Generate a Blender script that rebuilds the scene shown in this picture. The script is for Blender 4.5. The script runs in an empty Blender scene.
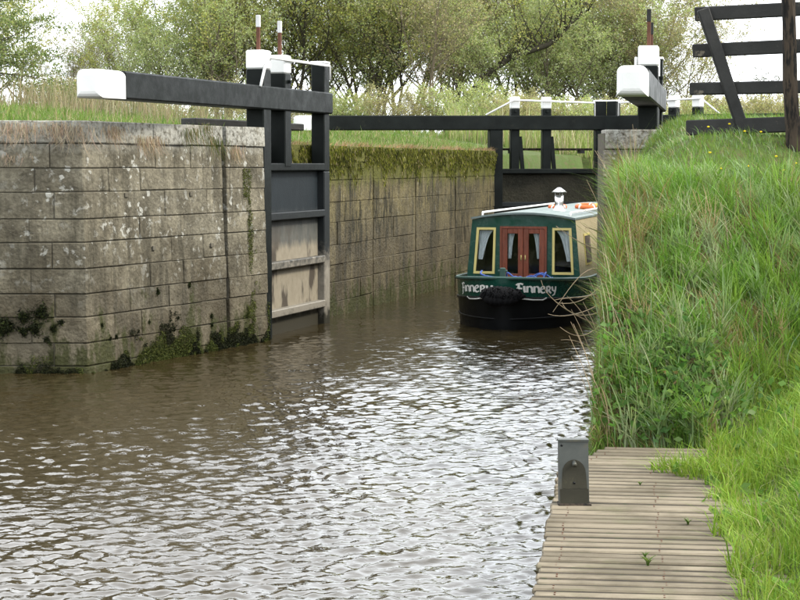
import bpy, bmesh, math, random
import numpy as np
from mathutils import Vector, Matrix

random.seed(7)
rng = np.random.default_rng(7)
scene = bpy.context.scene
C = scene.collection
R = math.radians

# ------------------------------------------------------------------ camera
EYE = 2.5; F = 1800.0; PITCH = math.atan(135.0 / F)
cam_data = bpy.data.cameras.new('camera')
cam_data.sensor_width = 36.0
cam_data.lens = 36.0 * F / 800.0
cam_data.clip_start = 0.1
cam_data.clip_end = 6000
cam = bpy.data.objects.new('camera', cam_data)
C.objects.link(cam)
cam.location = (0, 0, EYE)
cam.rotation_euler = (math.pi / 2 - PITCH, 0, 0)
scene.camera = cam

# ------------------------------------------------------------------ sky and sun (bright overcast)
SUN_EL, SUN_AZ = R(42), R(98)          # azimuth measured from +Y towards +X: light from behind the right shoulder
world = bpy.data.worlds.new('World'); scene.world = world
world.use_nodes = True
wn, wl = world.node_tree.nodes, world.node_tree.links
wn.clear()
sky = wn.new('ShaderNodeTexSky'); sky.sky_type = 'NISHITA'; sky.sun_disc = False
sky.sun_elevation = SUN_EL; sky.sun_rotation = SUN_AZ
sky.air_density = 1.0; sky.dust_density = 4.0
sk = wn.new('ShaderNodeVectorMath'); sk.operation = 'SCALE'; sk.inputs['Scale'].default_value = 0.09
wl.new(sky.outputs[0], sk.inputs[0])
tc = wn.new('ShaderNodeTexCoord')
nz = wn.new('ShaderNodeTexNoise'); nz.inputs['Scale'].default_value = 2.2; nz.inputs['Detail'].default_value = 5
wl.new(tc.outputs['Generated'], nz.inputs['Vector'])
rp = wn.new('ShaderNodeValToRGB')
rp.color_ramp.elements[0].position = 0.3; rp.color_ramp.elements[0].color = (0.88, 0.94, 1.0, 1)
rp.color_ramp.elements[1].position = 0.7; rp.color_ramp.elements[1].color = (1.12, 1.13, 1.14, 1)
wl.new(nz.outputs['Fac'], rp.inputs[0])
mxw = wn.new('ShaderNodeMix'); mxw.data_type = 'RGBA'; mxw.inputs[0].default_value = 0.85
wl.new(sk.outputs[0], mxw.inputs[6]); wl.new(rp.outputs[0], mxw.inputs[7])
bg = wn.new('ShaderNodeBackground'); bg.inputs['Strength'].default_value = 1.0
wl.new(mxw.outputs[2], bg.inputs['Color'])
wo = wn.new('ShaderNodeOutputWorld'); wl.new(bg.outputs[0], wo.inputs['Surface'])

sun_d = bpy.data.lights.new('sun', 'SUN'); sun_d.energy = 1.5; sun_d.angle = R(11); sun_d.color = (1.0, 0.94, 0.82)
sun = bpy.data.objects.new('sun', sun_d); C.objects.link(sun)
sdir = Vector((math.sin(SUN_AZ) * math.cos(SUN_EL), math.cos(SUN_AZ) * math.cos(SUN_EL), math.sin(SUN_EL)))
sun.rotation_euler = sdir.to_track_quat('Z', 'Y').to_euler()
sun.location = (20, -20, 40)

scene.view_settings.view_transform = 'Standard'
scene.view_settings.look = 'None'
scene.view_settings.exposure = 1.92
scene.view_settings.gamma = 1.0
scene.render.engine = 'CYCLES'
scene.cycles.use_denoising = True
scene.cycles.max_bounces = 6
scene.cycles.transparent_max_bounces = 8

# ------------------------------------------------------------------ helpers
WL = {}

def px(x, y, Y):
    """world point on the ray of photo pixel (x, y) at the distance Y"""
    u = (x - 400) / F; v = (300 - y) / F
    d = Vector((u, math.cos(PITCH) + v * math.sin(PITCH), -math.sin(PITCH) + v * math.cos(PITCH)))
    t = Y / d.y
    return Vector((d.x * t, Y, EYE + d.z * t))

def tag(o, label=None, cat=None, group=None, kind=None):
    if label: o['label'] = label
    if cat: o['category'] = cat
    if group: o['group'] = group
    if kind: o['kind'] = kind
    return o

def empty(name, loc, label=None, cat=None, group=None, kind=None):
    o = bpy.data.objects.new(name, None); C.objects.link(o)
    o.empty_display_size = 0.2
    o.location = loc; WL[o.name] = Vector(loc)
    return tag(o, label, cat, group, kind)

def link(name, me, mat, parent, center):
    o = bpy.data.objects.new(name, me); C.objects.link(o)
    if mat is not None and not me.materials: me.materials.append(mat)
    base = Vector((0, 0, 0))
    if parent is not None:
        o.parent = parent; base = WL[parent.name]
    o.location = Vector(center) - base
    WL[o.name] = Vector(center)
    return o

def mesh_obj(name, verts, faces, mat, parent=None, smooth=False, keep=False):
    v = np.asarray(verts, dtype=float)
    c = np.zeros(3) if keep else (v.min(0) + v.max(0)) / 2
    if not keep and parent is None: c[2] = v[:, 2].min()
    me = bpy.data.meshes.new(name)
    me.from_pydata((v - c).tolist(), [], faces)
    me.update()
    if smooth: me.polygons.foreach_set('use_smooth', [True] * len(me.polygons))
    return link(name, me, mat, parent, c)

def bm_obj(name, bm, mat, parent=None, smooth=False):
    bmesh.ops.recalc_face_normals(bm, faces=bm.faces[:])
    pts = [v.co.copy() for v in bm.verts]
    lo = Vector((min(p.x for p in pts), min(p.y for p in pts), min(p.z for p in pts)))
    hi = Vector((max(p.x for p in pts), max(p.y for p in pts), max(p.z for p in pts)))
    c = (lo + hi) / 2
    if parent is None: c.z = lo.z
    bmesh.ops.translate(bm, verts=bm.verts[:], vec=-c)
    me = bpy.data.meshes.new(name); bm.to_mesh(me); bm.free()
    if smooth: me.polygons.foreach_set('use_smooth', [True] * len(me.polygons))
    return link(name, me, mat, parent, c)

def bm_box(bm, p0, p1, w, h, up=Vector((0, 0, 1)), bevel=0.0, roll=0, jit=0.0):
    """box from p0 to p1 (centre line); w across, h along up"""
    p0, p1 = Vector(p0), Vector(p1)
    d = (p1 - p0); L = d.length; d.normalize()
    s = d.cross(up)
    if s.length < 1e-4: s = d.cross(Vector((1, 0, 0)))
    s.normalize(); n = s.cross(d).normalized()
    vs = []
    for t in (p0, p1):
        for a, b in ((-1, -1), (1, -1), (1, 1), (-1, 1)):
            q = t + s * (a * w / 2) + n * (b * h / 2)
            if jit: q = q + Vector((random.uniform(-jit, jit), random.uniform(-jit, jit), random.uniform(-jit, jit)))
            vs.append(bm.verts.new(q))
    fs = [(0, 1, 2, 3), (7, 6, 5, 4), (0, 4, 5, 1), (1, 5, 6, 2), (2, 6, 7, 3), (3, 7, 4, 0)]
    nf = [bm.faces.new([vs[i] for i in f]) for f in fs]
    if bevel > 0:
        es = list({e for f in nf for e in f.edges})
        bmesh.ops.bevel(bm, geom=es, offset=bevel, segments=1, affect='EDGES', profile=0.5)

def beam(name, p0, p1, w, h, mat, parent=None, up=(0, 0, 1), bevel=0.008, jit=0.0):
    bm = bmesh.new(); bm_box(bm, p0, p1, w, h, Vector(up), bevel, jit=jit)
    return bm_obj(name, bm, mat, parent)

def prism_bm(bm, foot, z0, z1, bevel=0.0, off=None):
    """vertical prism over footprint foot [(x,y)]; off = batter offsets for the bottom ring"""
    n = len(foot)
    b = [bm.verts.new((p[0] + (off[i][0] if off else 0), p[1] + (off[i][1] if off else 0), z0)) for i, p in enumerate(foot)]
    t = [bm.verts.new((p[0], p[1], z1)) for p in foot]
    fs = [bm.faces.new(b[::-1]), bm.faces.new(t)]
    for i in range(n):
        fs.append(bm.faces.new((b[i], b[(i + 1) % n], t[(i + 1) % n], t[i])))
    if bevel:
        es = list({e for f in fs for e in f.edges})
        bmesh.ops.bevel(bm, geom=es, offset=bevel, segments=1, affect='EDGES', profile=0.5)

def tube_arrays(path, radii, sides=6, cap=True):
    P = [Vector(p) for p in path]; n = len(P)
    V, Fc = [], []
    prev = None
    for i in range(n):
        d = (P[min(i + 1, n - 1)] - P[max(i - 1, 0)])
        if d.length < 1e-9: d = Vector((0, 0, 1))
        d.normalize()
        if prev is None:
            a = d.cross(Vector((0, 0, 1)))
            if a.length < 0.05: a = d.cross(Vector((1, 0, 0)))
        else:
            a = prev - d * prev.dot(d)
        a.normalize(); prev = a
        b = d.cross(a)
        r = radii[i] if hasattr(radii, '__len__') else radii
        for k in range(sides):
            an = 2 * math.pi * k / sides
            V.append(P[i] + (a * math.cos(an) + b * math.sin(an)) * r)
    for i in range(n - 1):
        for k in range(sides):
            k2 = (k + 1) % sides
            Fc.append((i * sides + k, i * sides + k2, (i + 1) * sides + k2, (i + 1) * sides + k))
    if cap:
        Fc.append(tuple(range(sides))[::-1]); Fc.append(tuple((n - 1) * sides + k for k in range(sides)))
    return V, Fc

def tube(name, path, radii, mat, parent=None, sides=8, smooth=True):
    V, Fc = tube_arrays(path, radii, sides)
    return mesh_obj(name, [tuple(v) for v in V], Fc, mat, parent, smooth)

def merge(parts):
    V, Fc = [], []
    for v, f in parts:
        o = len(V); V += [tuple(q) for q in v]; Fc += [tuple(i + o for i in g) for g in f]
    return V, Fc

# ------------------------------------------------------------------ materials
def newmat(name):
    m = bpy.data.materials.new(name); m.use_nodes = True
    nt = m.node_tree; nt.nodes.clear()
    out = nt.nodes.new('ShaderNodeOutputMaterial')
    bs = nt.nodes.new('ShaderNodeBsdfPrincipled')
    bs.inputs['Specular IOR Level'].default_value = .12
    nt.links.new(bs.outputs[0], out.inputs[0])
    return m, nt, bs, out

class G:
    """tiny node graph helper"""
    def __init__(s, nt): s.nt = nt; s.N = nt.nodes; s.L = nt.links
    def pos(s): return s.N.new('ShaderNodeNewGeometry').outputs['Position']
    def obj(s): return s.N.new('ShaderNodeTexCoord').outputs['Object']
    def rnd(s): return s.N.new('ShaderNodeObjectInfo').outputs['Random']
    def map(s, v, scale=(1, 1, 1), loc=(0, 0, 0)):
        n = s.N.new('ShaderNodeMapping'); n.inputs['Scale'].default_value = scale; n.inputs['Location'].default_value = loc
        s.L.new(v, n.inputs[0]); return n.outputs[0]
    def noise(s, v, scale, detail=4, rough=0.55, dist=0):
        n = s.N.new('ShaderNodeTexNoise'); n.inputs['Scale'].default_value = scale; n.inputs['Detail'].default_value = detail
        n.inputs['Roughness'].default_value = rough; n.inputs['Distortion'].default_value = dist
        s.L.new(v, n.inputs['Vector']); return n.outputs['Fac']
    def voro(s, v, scale, out='Distance', feature='F1'):
        n = s.N.new('ShaderNodeTexVoronoi'); n.inputs['Scale'].default_value = scale; n.feature = feature
        s.L.new(v, n.inputs['Vector']); return n.outputs[out]
    def ramp(s, f, a, b, ca=(0, 0, 0, 1), cb=(1, 1, 1, 1)):
        n = s.N.new('ShaderNodeValToRGB'); e = n.color_ramp.elements
        if a > b: a, b, ca, cb = b, a, cb, ca
        e[0].position = max(0, a); e[0].color = ca; e[1].position = min(1, b); e[1].color = cb
        s.L.new(f, n.inputs[0]); return n.outputs[0]
    def mix(s, f, a, b, mode='MIX'):
        n = s.N.new('ShaderNodeMix'); n.data_type = 'RGBA'; n.blend_type = mode
        for k, v in ((0, f), (6, a), (7, b)):
            if hasattr(v, 'is_linked'): s.L.new(v, n.inputs[k])
            elif k == 0: n.inputs[0].default_value = v
            else: n.inputs[k].default_value = (*v, 1) if len(v) == 3 else v
        return n.outputs[2]
    def math(s, op, a, b=0.0, clamp=False):
        n = s.N.new('ShaderNodeMath'); n.operation = op; n.use_clamp = clamp
        for k, v in ((0, a), (1, b)):
            if hasattr(v, 'is_linked'): s.L.new(v, n.inputs[k])
            else: n.inputs[k].default_value = v
        return n.outputs[0]
    def z(s, v):
        n = s.N.new('ShaderNodeSeparateXYZ'); s.L.new(v, n.inputs[0]); return n.outputs['Z']
    def rng(s, f, a, b, c=0.0, d=1.0):
        n = s.N.new('ShaderNodeMapRange'); n.inputs[1].default_value = a; n.inputs[2].default_value = b
        n.inputs[3].default_value = c; n.inputs[4].default_value = d
        s.L.new(f, n.inputs[0]); return n.outputs[0]
    def bump(s, h, strength, dist=0.02, nrm=None):
        n = s.N.new('ShaderNodeBump'); n.inputs['Strength'].default_value = strength; n.inputs['Distance'].default_value = dist
        s.L.new(h, n.inputs['Height'])
        if nrm is not None: s.L.new(nrm, n.inputs['Normal'])
        return n.outputs[0]
    def attr(s, name):
        n = s.N.new('ShaderNodeAttribute'); n.attribute_name = name; return n.outputs['Color']

def paint(name, col, rough=0.4, wear=None, wear_amt=0.0, wscale=9, bump=0.25, var=0.25, metallic=0.0, stretch=(1, 1, 1), spec=.15):
    m, nt, bs, out = newmat(name); g = G(nt)
    v = g.map(g.obj(), stretch)
    if max(col) > .02: col = tuple(c * .70 for c in col)
    if wear is not None: wear = tuple(c * .70 for c in wear)
    n1 = g.noise(v, 3.1, 5)
    lo = tuple(c * (1 - var) for c in col); hi = tuple(min(1, c * (1 + var)) for c in col)
    c = g.mix(g.ramp(n1, .3, .7), lo, hi)
    n2 = g.noise(v, wscale, 8, .7)
    if wear is not None:
        c = g.mix(g.ramp(n2, 0.62 - wear_amt, 0.70 - wear_amt), c, wear)
    nt.links.new(c, bs.inputs['Base Color'])
    nt.links.new(g.rng(n2, .3, .7, max(.05, rough - .12), min(1, rough + .15)), bs.inputs['Roughness'])
    bs.inputs['Metallic'].default_value = metallic
    bs.inputs['Specular IOR Level'].default_value = spec
    nt.links.new(g.bump(g.noise(v, 38, 4), bump, .004), bs.inputs['Normal'])
    return m

def stone_mat(name, ca, cb, lichen=0.5, wet_top=1.3, green_band=None, tint=(.9, 1.1), streak=0.6, drip=False, dirt=.55):
    m, nt, bs, out = newmat(name); g = G(nt)
    P = g.pos(); z = g.z(P)
    r = g.rnd()
    big = g.noise(P, 0.9, 6, .6)
    c = g.mix(g.ramp(big, .35, .65), ca, cb)
    c = g.mix(.8, c, g.mix(r, (tint[0],) * 3, (tint[1], tint[1] * .98, tint[1] * .95)), 'MULTIPLY')
    fine = g.noise(P, 14, 8, .7)
    c = g.mix(.7, c, g.ramp(fine, .30, .70, (.42, .40, .37, 1), (1.5, 1.5, 1.45, 1)), 'MULTIPLY')
    # brown silt staining low on the wall, where the chamber water leaves it
    wob = g.noise(g.map(P, (1, 1, .35)), 1.7, 5, .65)
    lvl = g.math('ADD', z, g.math('MULTIPLY', g.math('SUBTRACT', wob, .5), -1.6))
    silt = g.rng(lvl, wet_top + .25, wet_top - .35)
    c = g.mix(g.math('MULTIPLY', silt, .6), c, (.135, .112, .072))
    # dark run-off streaks
    st = g.noise(g.map(P, (5.5, 5.5, .55)), 1.0, 6, .7)
    blot = g.noise(P, .8, 3)
    stm = g.math('MULTIPLY', g.ramp(st, .46, .60), g.ramp(blot, .40, .56))
    grime = g.noise(P, 2.6, 7, .68)
    c = g.mix(g.math('MULTIPLY', g.ramp(grime, .44, .64), dirt), c, (.055, .048, .034))
    low = g.math('MULTIPLY', g.ramp(g.noise(P, 1.1, 5, .6), .42, .6), g.rng(z, 1.75, 1.0))
    c = g.mix(g.math('MULTIPLY', low, .75), c, (.062, .05, .030))
    c = g.mix(g.math('MULTIPLY', stm, streak), c, (.035, .032, .022))
    # pale lichen blotches, higher up
    if lichen > 0:
        l1 = g.noise(P, 7.5, 5, .62, .3); l2 = g.noise(P, 1.3, 3)
        lm = g.math('MULTIPLY', g.ramp(l1, .57, .62), g.ramp(l2, .40, .62))
        wp = nt.nodes.new('ShaderNodeVectorMath'); wp.operation = 'ADD'
        wn_ = nt.nodes.new('ShaderNodeTexNoise'); wn_.inputs['Scale'].default_value = 9; wn_.inputs['Detail'].default_value = 4
        nt.links.new(P, wn_.inputs['Vector']); wsc = nt.nodes.new('ShaderNodeVectorMath'); wsc.operation = 'SCALE'; wsc.inputs['Scale'].default_value = .16
        nt.links.new(wn_.outputs['Color'], wsc.inputs[0]); nt.links.new(P, wp.inputs[0]); nt.links.new(wsc.outputs[0], wp.inputs[1])
        vs = g.voro(wp.outputs[0], 6.5)
        lm = g.math('MAXIMUM', lm, g.math('MULTIPLY', g.ramp(vs, .20, .15), g.ramp(g.noise(P, 2.1, 2), .5, .56)))
        hz = g.rng(z, .7, 1.8)
        topm = g.math('MULTIPLY', g.rng(z, 2.62, 2.86), g.ramp(fine, .36, .54))
        lm = g.math('MAXIMUM', lm, g.math('MULTIPLY', topm, .8))
        lm = g.math('MULTIPLY', g.math('MULTIPLY', lm, hz), lichen)
        c = g.mix(lm, c, (.52, .52, .47))
    # moss and slime along the water
    mo = g.noise(g.map(P, (2.2, 2.2, 1.0)), 1.6, 7, .68)
    ml = g.math('ADD', z, g.math('MULTIPLY', g.math('SUBTRACT', mo, .5), -3.6))
    mm = g.rng(ml, .42, .14)
    c = g.mix(g.math('MULTIPLY', mm, .9), c, g.mix(fine, (.012, .014, .006), (.07, .075, .02)))
    if green_band:
        gb = g.noise(g.map(P, (3.5, 3.5, .6)), 2.0, 6, .7)
        gl = g.math('ADD', z, g.math('MULTIPLY', g.math('SUBTRACT', gb, .5), 1.1))
        gm = g.rng(gl, green_band - .14, green_band + .10)
        c = g.mix(g.math('MULTIPLY', gm, .85), c, g.mix(fine, (.03, .035, .008), (.16, .165, .03)))
    if drip:
        dn = g.noise(g.map(P, (3.2, 3.2, .8)), 2.0, 6, .66)
        d2_ = g.noise(P, .55, 2)
        dm = g.math('MULTIPLY', g.math('MULTIPLY', g.ramp(dn, .525, .555), g.ramp(d2_, .42, .54)), g.math('MULTIPLY', g.rng(z, .75, 1.15), g.rng(z, 2.55, 2.2)))
        c = g.mix(g.math('MULTIPLY', dm, .82), c, (.028, .026, .016))
    c = g.mix(1.0, c, (.66, .66, .66), 'MULTIPLY')
    nt.links.new(c, bs.inputs['Base Color'])
    nt.links.new(g.rng(silt, 0, 1, .9, .62), bs.inputs['Roughness'])
    h = g.math('ADD', g.noise(P, 9, 8, .72), g.math('MULTIPLY', g.voro(P, 22), .25))
    nt.links.new(g.bump(h, .9, .045), bs.inputs['Normal'])
    return m

M = {}
M['stone'] = stone_mat('weathered_limestone', (.150, .136, .102), (.265, .245, .190), .8, .95, tint=(.75, 1.15))
M['stone_chamber'] = stone_mat('silted_limestone', (.110, .094, .046), (.165, .142, .076), .10, 1.5, green_band=2.22, streak=.85, tint=(.85, 1.1), drip=True, dirt=.6)
M['stone_right'] = stone_mat('pale_limestone', (.22, .2, .165), (.33, .30, .25), .9, .5)
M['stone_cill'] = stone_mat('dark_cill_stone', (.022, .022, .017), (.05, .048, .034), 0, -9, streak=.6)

def mortar_mat():
    m, nt, bs, out = newmat('old_mortar'); g = G(nt)
    n = g.noise(g.pos(), 12, 5)
    nt.links.new(g.mix(n, (.045, .040, .030), (.115, .105, .082)), bs.inputs['Base Color'])
    bs.inputs['Roughness'].default_value = .95
    return m
M['mortar'] = mortar_mat()
M['black'] = paint('black_gate_paint', (.006, .0075, .007), .45, (.016, .018, .015), .02, 5, .35, .35, spec=.07)
M['black_old'] = paint('worn_black_timber', (.018, .018, .017), .6, (.15, .13, .10), -.01, 7, .6, .4)
M['white'] = paint('white_gate_paint', (.80, .80, .78), .45, (.55, .53, .47), -.03, 6, .3, .05)
M['rust'] = paint('rusty_rack_iron', (.12, .055, .035), .8, (.25, .2, .17), .0, 14, .6, .35)
M['steel_pale'] = paint('pale_rack_paint', (.6, .6, .6), .5, (.25, .14, .1), -.02, 18, .5, .1)
M['post_brown'] = paint('weathered_brown_post', (.05, .037, .026), .85, (.009, .0085, .008), .15, 5, .8, .4, stretch=(4, 4, .8))
M['green'] = paint('dark_green_boat_paint', (.006, .052, .036), .22, None, 0, 6, .05, .12, spec=.35)
M['green_rim'] = paint('green_grey_gunwale_paint', (.05, .10, .085), .35, (.2, .22, .2), .0, 8, .15, .2)
M['hull_black'] = paint('black_hull_bitumen', (.005, .0055, .006), .4, (.02, .019, .017), .0, 6, .3, .3)
M['cream'] = paint('tan_cabin_paint', (.42, .36, .23), .35, None, 0, 6, .05, .06)
M['roof'] = paint('grey_green_roof_paint', (.16, .20, .19), .5, (.3, .3, .28), .0, 10, .2, .2)
M['wood'] = paint('varnished_red_brown_door', (.17, .042, .02), .3, (.09, .02, .01), .04, 5, .15, .3, stretch=(3, 3, .6), spec=.3)
M['brass'] = paint('pale_yellow_window_frame', (.62, .52, .20), .35, None, 0, 8, .05, .1)
M['curtain'] = paint('white_curtain_cloth', (.70, .72, .74), .9, None, 0, 8, .1, .1)
M['chrome'] = paint('stainless_chimney', (.55, .55, .54), .25, (.2, .19, .18), -.03, 9, .1, .15, metallic=.9)
M['orange'] = paint('orange_lifebuoy', (.62, .14, .04), .5, None, 0, 8, .1, .1)
M['yellow'] = paint('yellow_bag_cloth', (.6, .5, .1), .7, None, 0, 8, .2, .2)
M['blue_rope'] = paint('blue_rope', (.05, .10, .33), .8, (.4, .43, .5), .05, 30, .9, .3)
M['white_rope'] = paint('pale_rope', (.5, .5, .47), .85, None, 0, 30, .9, .2)
M['black_rope'] = paint('black_fender_rope', (.004, .004, .0045), .75, None, 0, 30, 1.0, .5)
M['letter'] = paint('white_letter_paint', (.78, .78, .74), .4, None, 0, 8, .02, .03)
M['stem_dry'] = paint('dead_stem', (.36, .28, .18), .9, (.2, .14, .09), 0, 6, .4, .3)
M['gap_shade_tone'] = paint('painted_gap_shade', (.045, .036, .024), .95, (.03, .035, .015), .08, 12, .8, .5)  # dark soil-like tone that paints the shade between deck planks
M['dandelion'] = paint('dandelion_yellow', (.75, .58, .02), .8, None, 0, 8, .1, .1)

def glass_mat():
    m, nt, bs, out = newmat('dark_window_glass')
    bs.inputs['Base Color'].default_value = (.9, .95, .95, 1)
    bs.inputs['Roughness'].default_value = .02
    bs.inputs['Transmission Weight'].default_value = 1.0
    bs.inputs['Specular IOR Level'].default_value = .5
    bs.inputs['IOR'].default_value = 1.25
    return m
M['glass'] = glass_mat()
M['interior'] = paint('dim_cabin_interior', (.07, .055, .042), .8, (.25, .2, .15), .06, 4, .1, .6)

def gate_panel_mat():
    m, nt, bs, out = newmat('silt_stained_gate_timber'); g = G(nt)
    P = g.pos(); z = g.z(P)
    n = g.noise(g.map(P, (3, 3, 1.2)), 1.8, 6, .65)
    zz = g.math('ADD', z, g.math('MULTIPLY', g.math('SUBTRACT', n, .5), -.30))
    dark = g.mix(n, (.007, .010, .012), (.020, .027, .032))
    mid = g.mix(n, (.055, .06, .058), (.14, .135, .115))
    c = g.mix(g.rng(zz, 1.42, 1.85), mid, dark)
    mud = g.mix(g.noise(P, 9, 5), (.18, .155, .112), (.31, .275, .21))
    c = g.mix(g.rng(zz, 1.36, 1.24), c, mud)
    st = g.noise(g.map(P, (1.6, 1.6, .7)), 1.1, 4, .6)
    c = g.mix(g.math('MULTIPLY', g.ramp(st, .50, .56), g.rng(z, 1.7, 1.2)), c, (.07, .058, .045))
    c = g.mix(g.rng(zz, .33, .2), c, (.04, .036, .025))
    c = g.mix(1.0, c, (.7, .7, .7), 'MULTIPLY')
    nt.links.new(c, bs.inputs['Base Color'])
    bs.inputs['Roughness'].default_value = .6
    nt.links.new(g.bump(g.noise(P, 30, 4), .3, .006), bs.inputs['Normal'])
    return m
M['gate_panel'] = gate_panel_mat()

def gate_rail_mat():
    m, nt, bs, out = newmat('gate_timber_with_tide_marks'); g = G(nt)
    P = g.pos(); z = g.z(P)
    n = g.noise(P, 9, 7, .7)
    zz = g.math('ADD', z, g.math('MULTIPLY', g.math('SUBTRACT', n, .5), -.9))
    blk = g.mix(n, (.010, .012, .013), (.024, .028, .029))
    c = g.mix(g.rng(zz, 1.25, .85), blk, g.mix(n, (.07, .062, .048), (.36, .33, .275)))
    wet = g.mix(1.0, g.mix(g.rng(zz, .32, .12), c, (.03, .028, .02)), (.7, .7, .7), 'MULTIPLY')
    nt.links.new(wet, bs.inputs['Base Color'])
    bs.inputs['Roughness'].default_value = .5
    nt.links.new(g.bump(n, .35, .008), bs.inputs['Normal'])
    return m
M['gate_rail'] = gate_rail_mat()

def plank_mat():
    m, nt, bs, out = newmat('weathered_deck_plank'); g = G(nt)
    P = g.pos(); r = g.rnd()
    gr = g.noise(g.map(P, (2.2, 40, 40)), 1.6, 6, .7)
    c = g.mix(gr, (.092, .077, .054), (.31, .272, .205))
    c = g.mix(.8, c, g.mix(r, (.66, .63, .58), (1.15, 1.12, 1.05)), 'MULTIPLY')
    dirt = g.noise(P, 1.6, 6, .65)
    c = g.mix(g.math('MULTIPLY', g.ramp(dirt, .44, .62), .75), c, (.085, .072, .046))
    mossy = g.noise(P, 2.7, 5)
    c = g.mix(g.math('MULTIPLY', g.ramp(mossy, .56, .7), .35), c, (.12, .125, .06))
    c = g.mix(1.0, c, (.72, .72, .74), 'MULTIPLY')
    nt.links.new(c, bs.inputs['Base Color'])
    bs.inputs['Roughness'].default_value = .85
    nt.links.new(g.bump(gr, .5, .006), bs.inputs['Normal'])
    return m
M['plank'] = plank_mat()

def steel_mat():
    m, nt, bs, out = newmat('galvanised_grey_steel'); g = G(nt)
    v = g.obj()
    n = g.noise(v, 9, 6, .65)
    c = g.mix(n, (.04, .044, .042), (.095, .10, .092))
    c = g.mix(g.ramp(g.noise(v, 4, 5), .55, .7), c, (.10, .085, .055))
    nt.links.new(c, bs.inputs['Base Color'])
    bs.inputs['Metallic'].default_value = .35; bs.inputs['Roughness'].default_value = .5
    return m
M['steel'] = steel_mat()
M['steel_stain'] = paint('rubbed_dark_steel', (.045, .042, .030), .55, (.08, .075, .05), .04, 8, .3, .3, metallic=.3)

def foliage_mat(name, trans=.35, rough=.6):
    m, nt, bs, out = newmat(name); g = G(nt)
    col = g.attr('Col')
    nt.links.new(col, bs.inputs['Base Color']); bs.inputs['Roughness'].default_value = rough
    bs.inputs['Specular IOR Level'].default_value = .12
    tr = nt.nodes.new('ShaderNodeBsdfTranslucent'); nt.links.new(g.mix(1.0, col, (1.1, 1.15, .7), 'MULTIPLY'), tr.inputs[0])
    mx = nt.nodes.new('ShaderNodeMixShader'); mx.inputs[0].default_value = trans
    nt.links.new(bs.outputs[0], mx.inputs[1]); nt.links.new(tr.outputs[0], mx.inputs[2]); nt.links.new(mx.outputs[0], out.inputs[0])
    return m
M['grass'] = foliage_mat('grass_blades', .3, .45)
M['leaf'] = foliage_mat('spring_leaves', .5, .55)
M['moss'] = foliage_mat('wet_moss', .1, .8)

def bark_mat(name, a, b):
    m, nt, bs, out = newmat(name); g = G(nt)
    n = g.noise(g.map(g.obj(), (6, 6, 1.5)), 2.0, 6, .65)
    nt.links.new(g.mix(n, a, b), bs.inputs['Base Color']); bs.inputs['Roughness'].default_value = .9
    nt.links.new(g.bump(n, .6, .03), bs.inputs['Normal'])
    return m
M['bark'] = bark_mat('grey_brown_bark', (.066, .056, .04), (.145, .125, .092))
M['bark_dark'] = bark_mat('dark_ivied_bark', (.02, .018, .013), (.05, .045, .03))
M['bark_pale'] = bark_mat('pale_tan_bark', (.10, .08, .053), (.185, .155, .11))

def soil_mat():
    m, nt, bs, out = newmat('grassy_ground'); g = G(nt)
    P = g.pos()
    n = g.noise(P, .5, 6, .6); n2 = g.noise(P, 6, 6, .7)
    c = g.mix(n, (.03, .05, .012), (.057, .08, .02))
    c = g.mix(g.ramp(n2, .5, .7), c, (.066, .05, .027))
    nt.links.new(c, bs.inputs['Base Color']); bs.inputs['Roughness'].default_value = .95
    nt.links.new(g.bump(n2, .8, .05), bs.inputs['Normal'])
    return m
M['soil'] = soil_mat()

def water_mat():
    m, nt, bs, out = newmat('murky_brown_water'); g = G(nt)
    P = g.pos()
    c = g.mix(g.noise(P, .35, 3), (.019, .0145, .006), (.027, .020, .0085))
    nt.links.new(c, bs.inputs['Base Color'])
    bs.inputs['Roughness'].default_value = .02; bs.inputs['IOR'].default_value = 1.45; bs.inputs['Specular IOR Level'].default_value = .5
    gust = g.rng(g.noise(P, .3, 3), .36, .64, .35, 1.15)
    w1 = g.noise(g.map(P, (.75, 1.25, 1)), 3.0, 1.5, .4, .6)
    w2 = g.noise(g.map(P, (.75, 1.3, 1), (7, 3, 0)), 13, 2, .5, .8)
    w3 = g.noise(g.map(P, (1, 1, 1), (1, 9, 0)), 1.3, 1)
    h = g.math('ADD', g.math('MULTIPLY', w1, .6), g.math('MULTIPLY', w2, .26))
    h = g.math('ADD', g.math('MULTIPLY', h, gust), g.math('MULTIPLY', w3, .35))
    nt.links.new(g.bump(h, 1.0, .022), bs.inputs['Normal'])
    return m
M['water'] = water_mat()

# ------------------------------------------------------------------ layout of the lock (plan, metres; water of the lower pound at z = 0)
TH = R(16)
AX = Vector((math.sin(TH), math.cos(TH), 0)); AC = Vector((math.cos(TH), -math.sin(TH), 0))
K = math.tan(TH)
CORNER = (-3.80, 21.60)
HEEL_L = (-1.95, 25.65)
def chamber_left(Y): return -1.19 + K * (Y - 29.4)
def chamber_right(Y): return 3.62 + K * (Y - 24.4)
def bank_edge(Y): return np.where(Y < 13, 1.30 + (Y - 13) * .124, 1.36 + (Y - 13) * .1259)
JX = lambda Y: 1.19 + (Y - 13) * .124         # left edge of the landing stage

def sstep(a, b, x):
    t = np.clip((x - a) / (b - a), 0, 1); return t * t * (3 - 2 * t)

def lump(X, Y, s=1.0):
    return (np.sin(X * 2.3 * s + 1.7 * np.sin(Y * 1.1 * s)) + np.sin(Y * 2.9 * s + 1.3 * np.sin(X * 1.9 * s + 2)) + .6 * np.sin((X + Y) * 5.1 * s) + .5 * np.sin((X * 1.3 - Y) * 7.3 * s)) / 3.1

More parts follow.
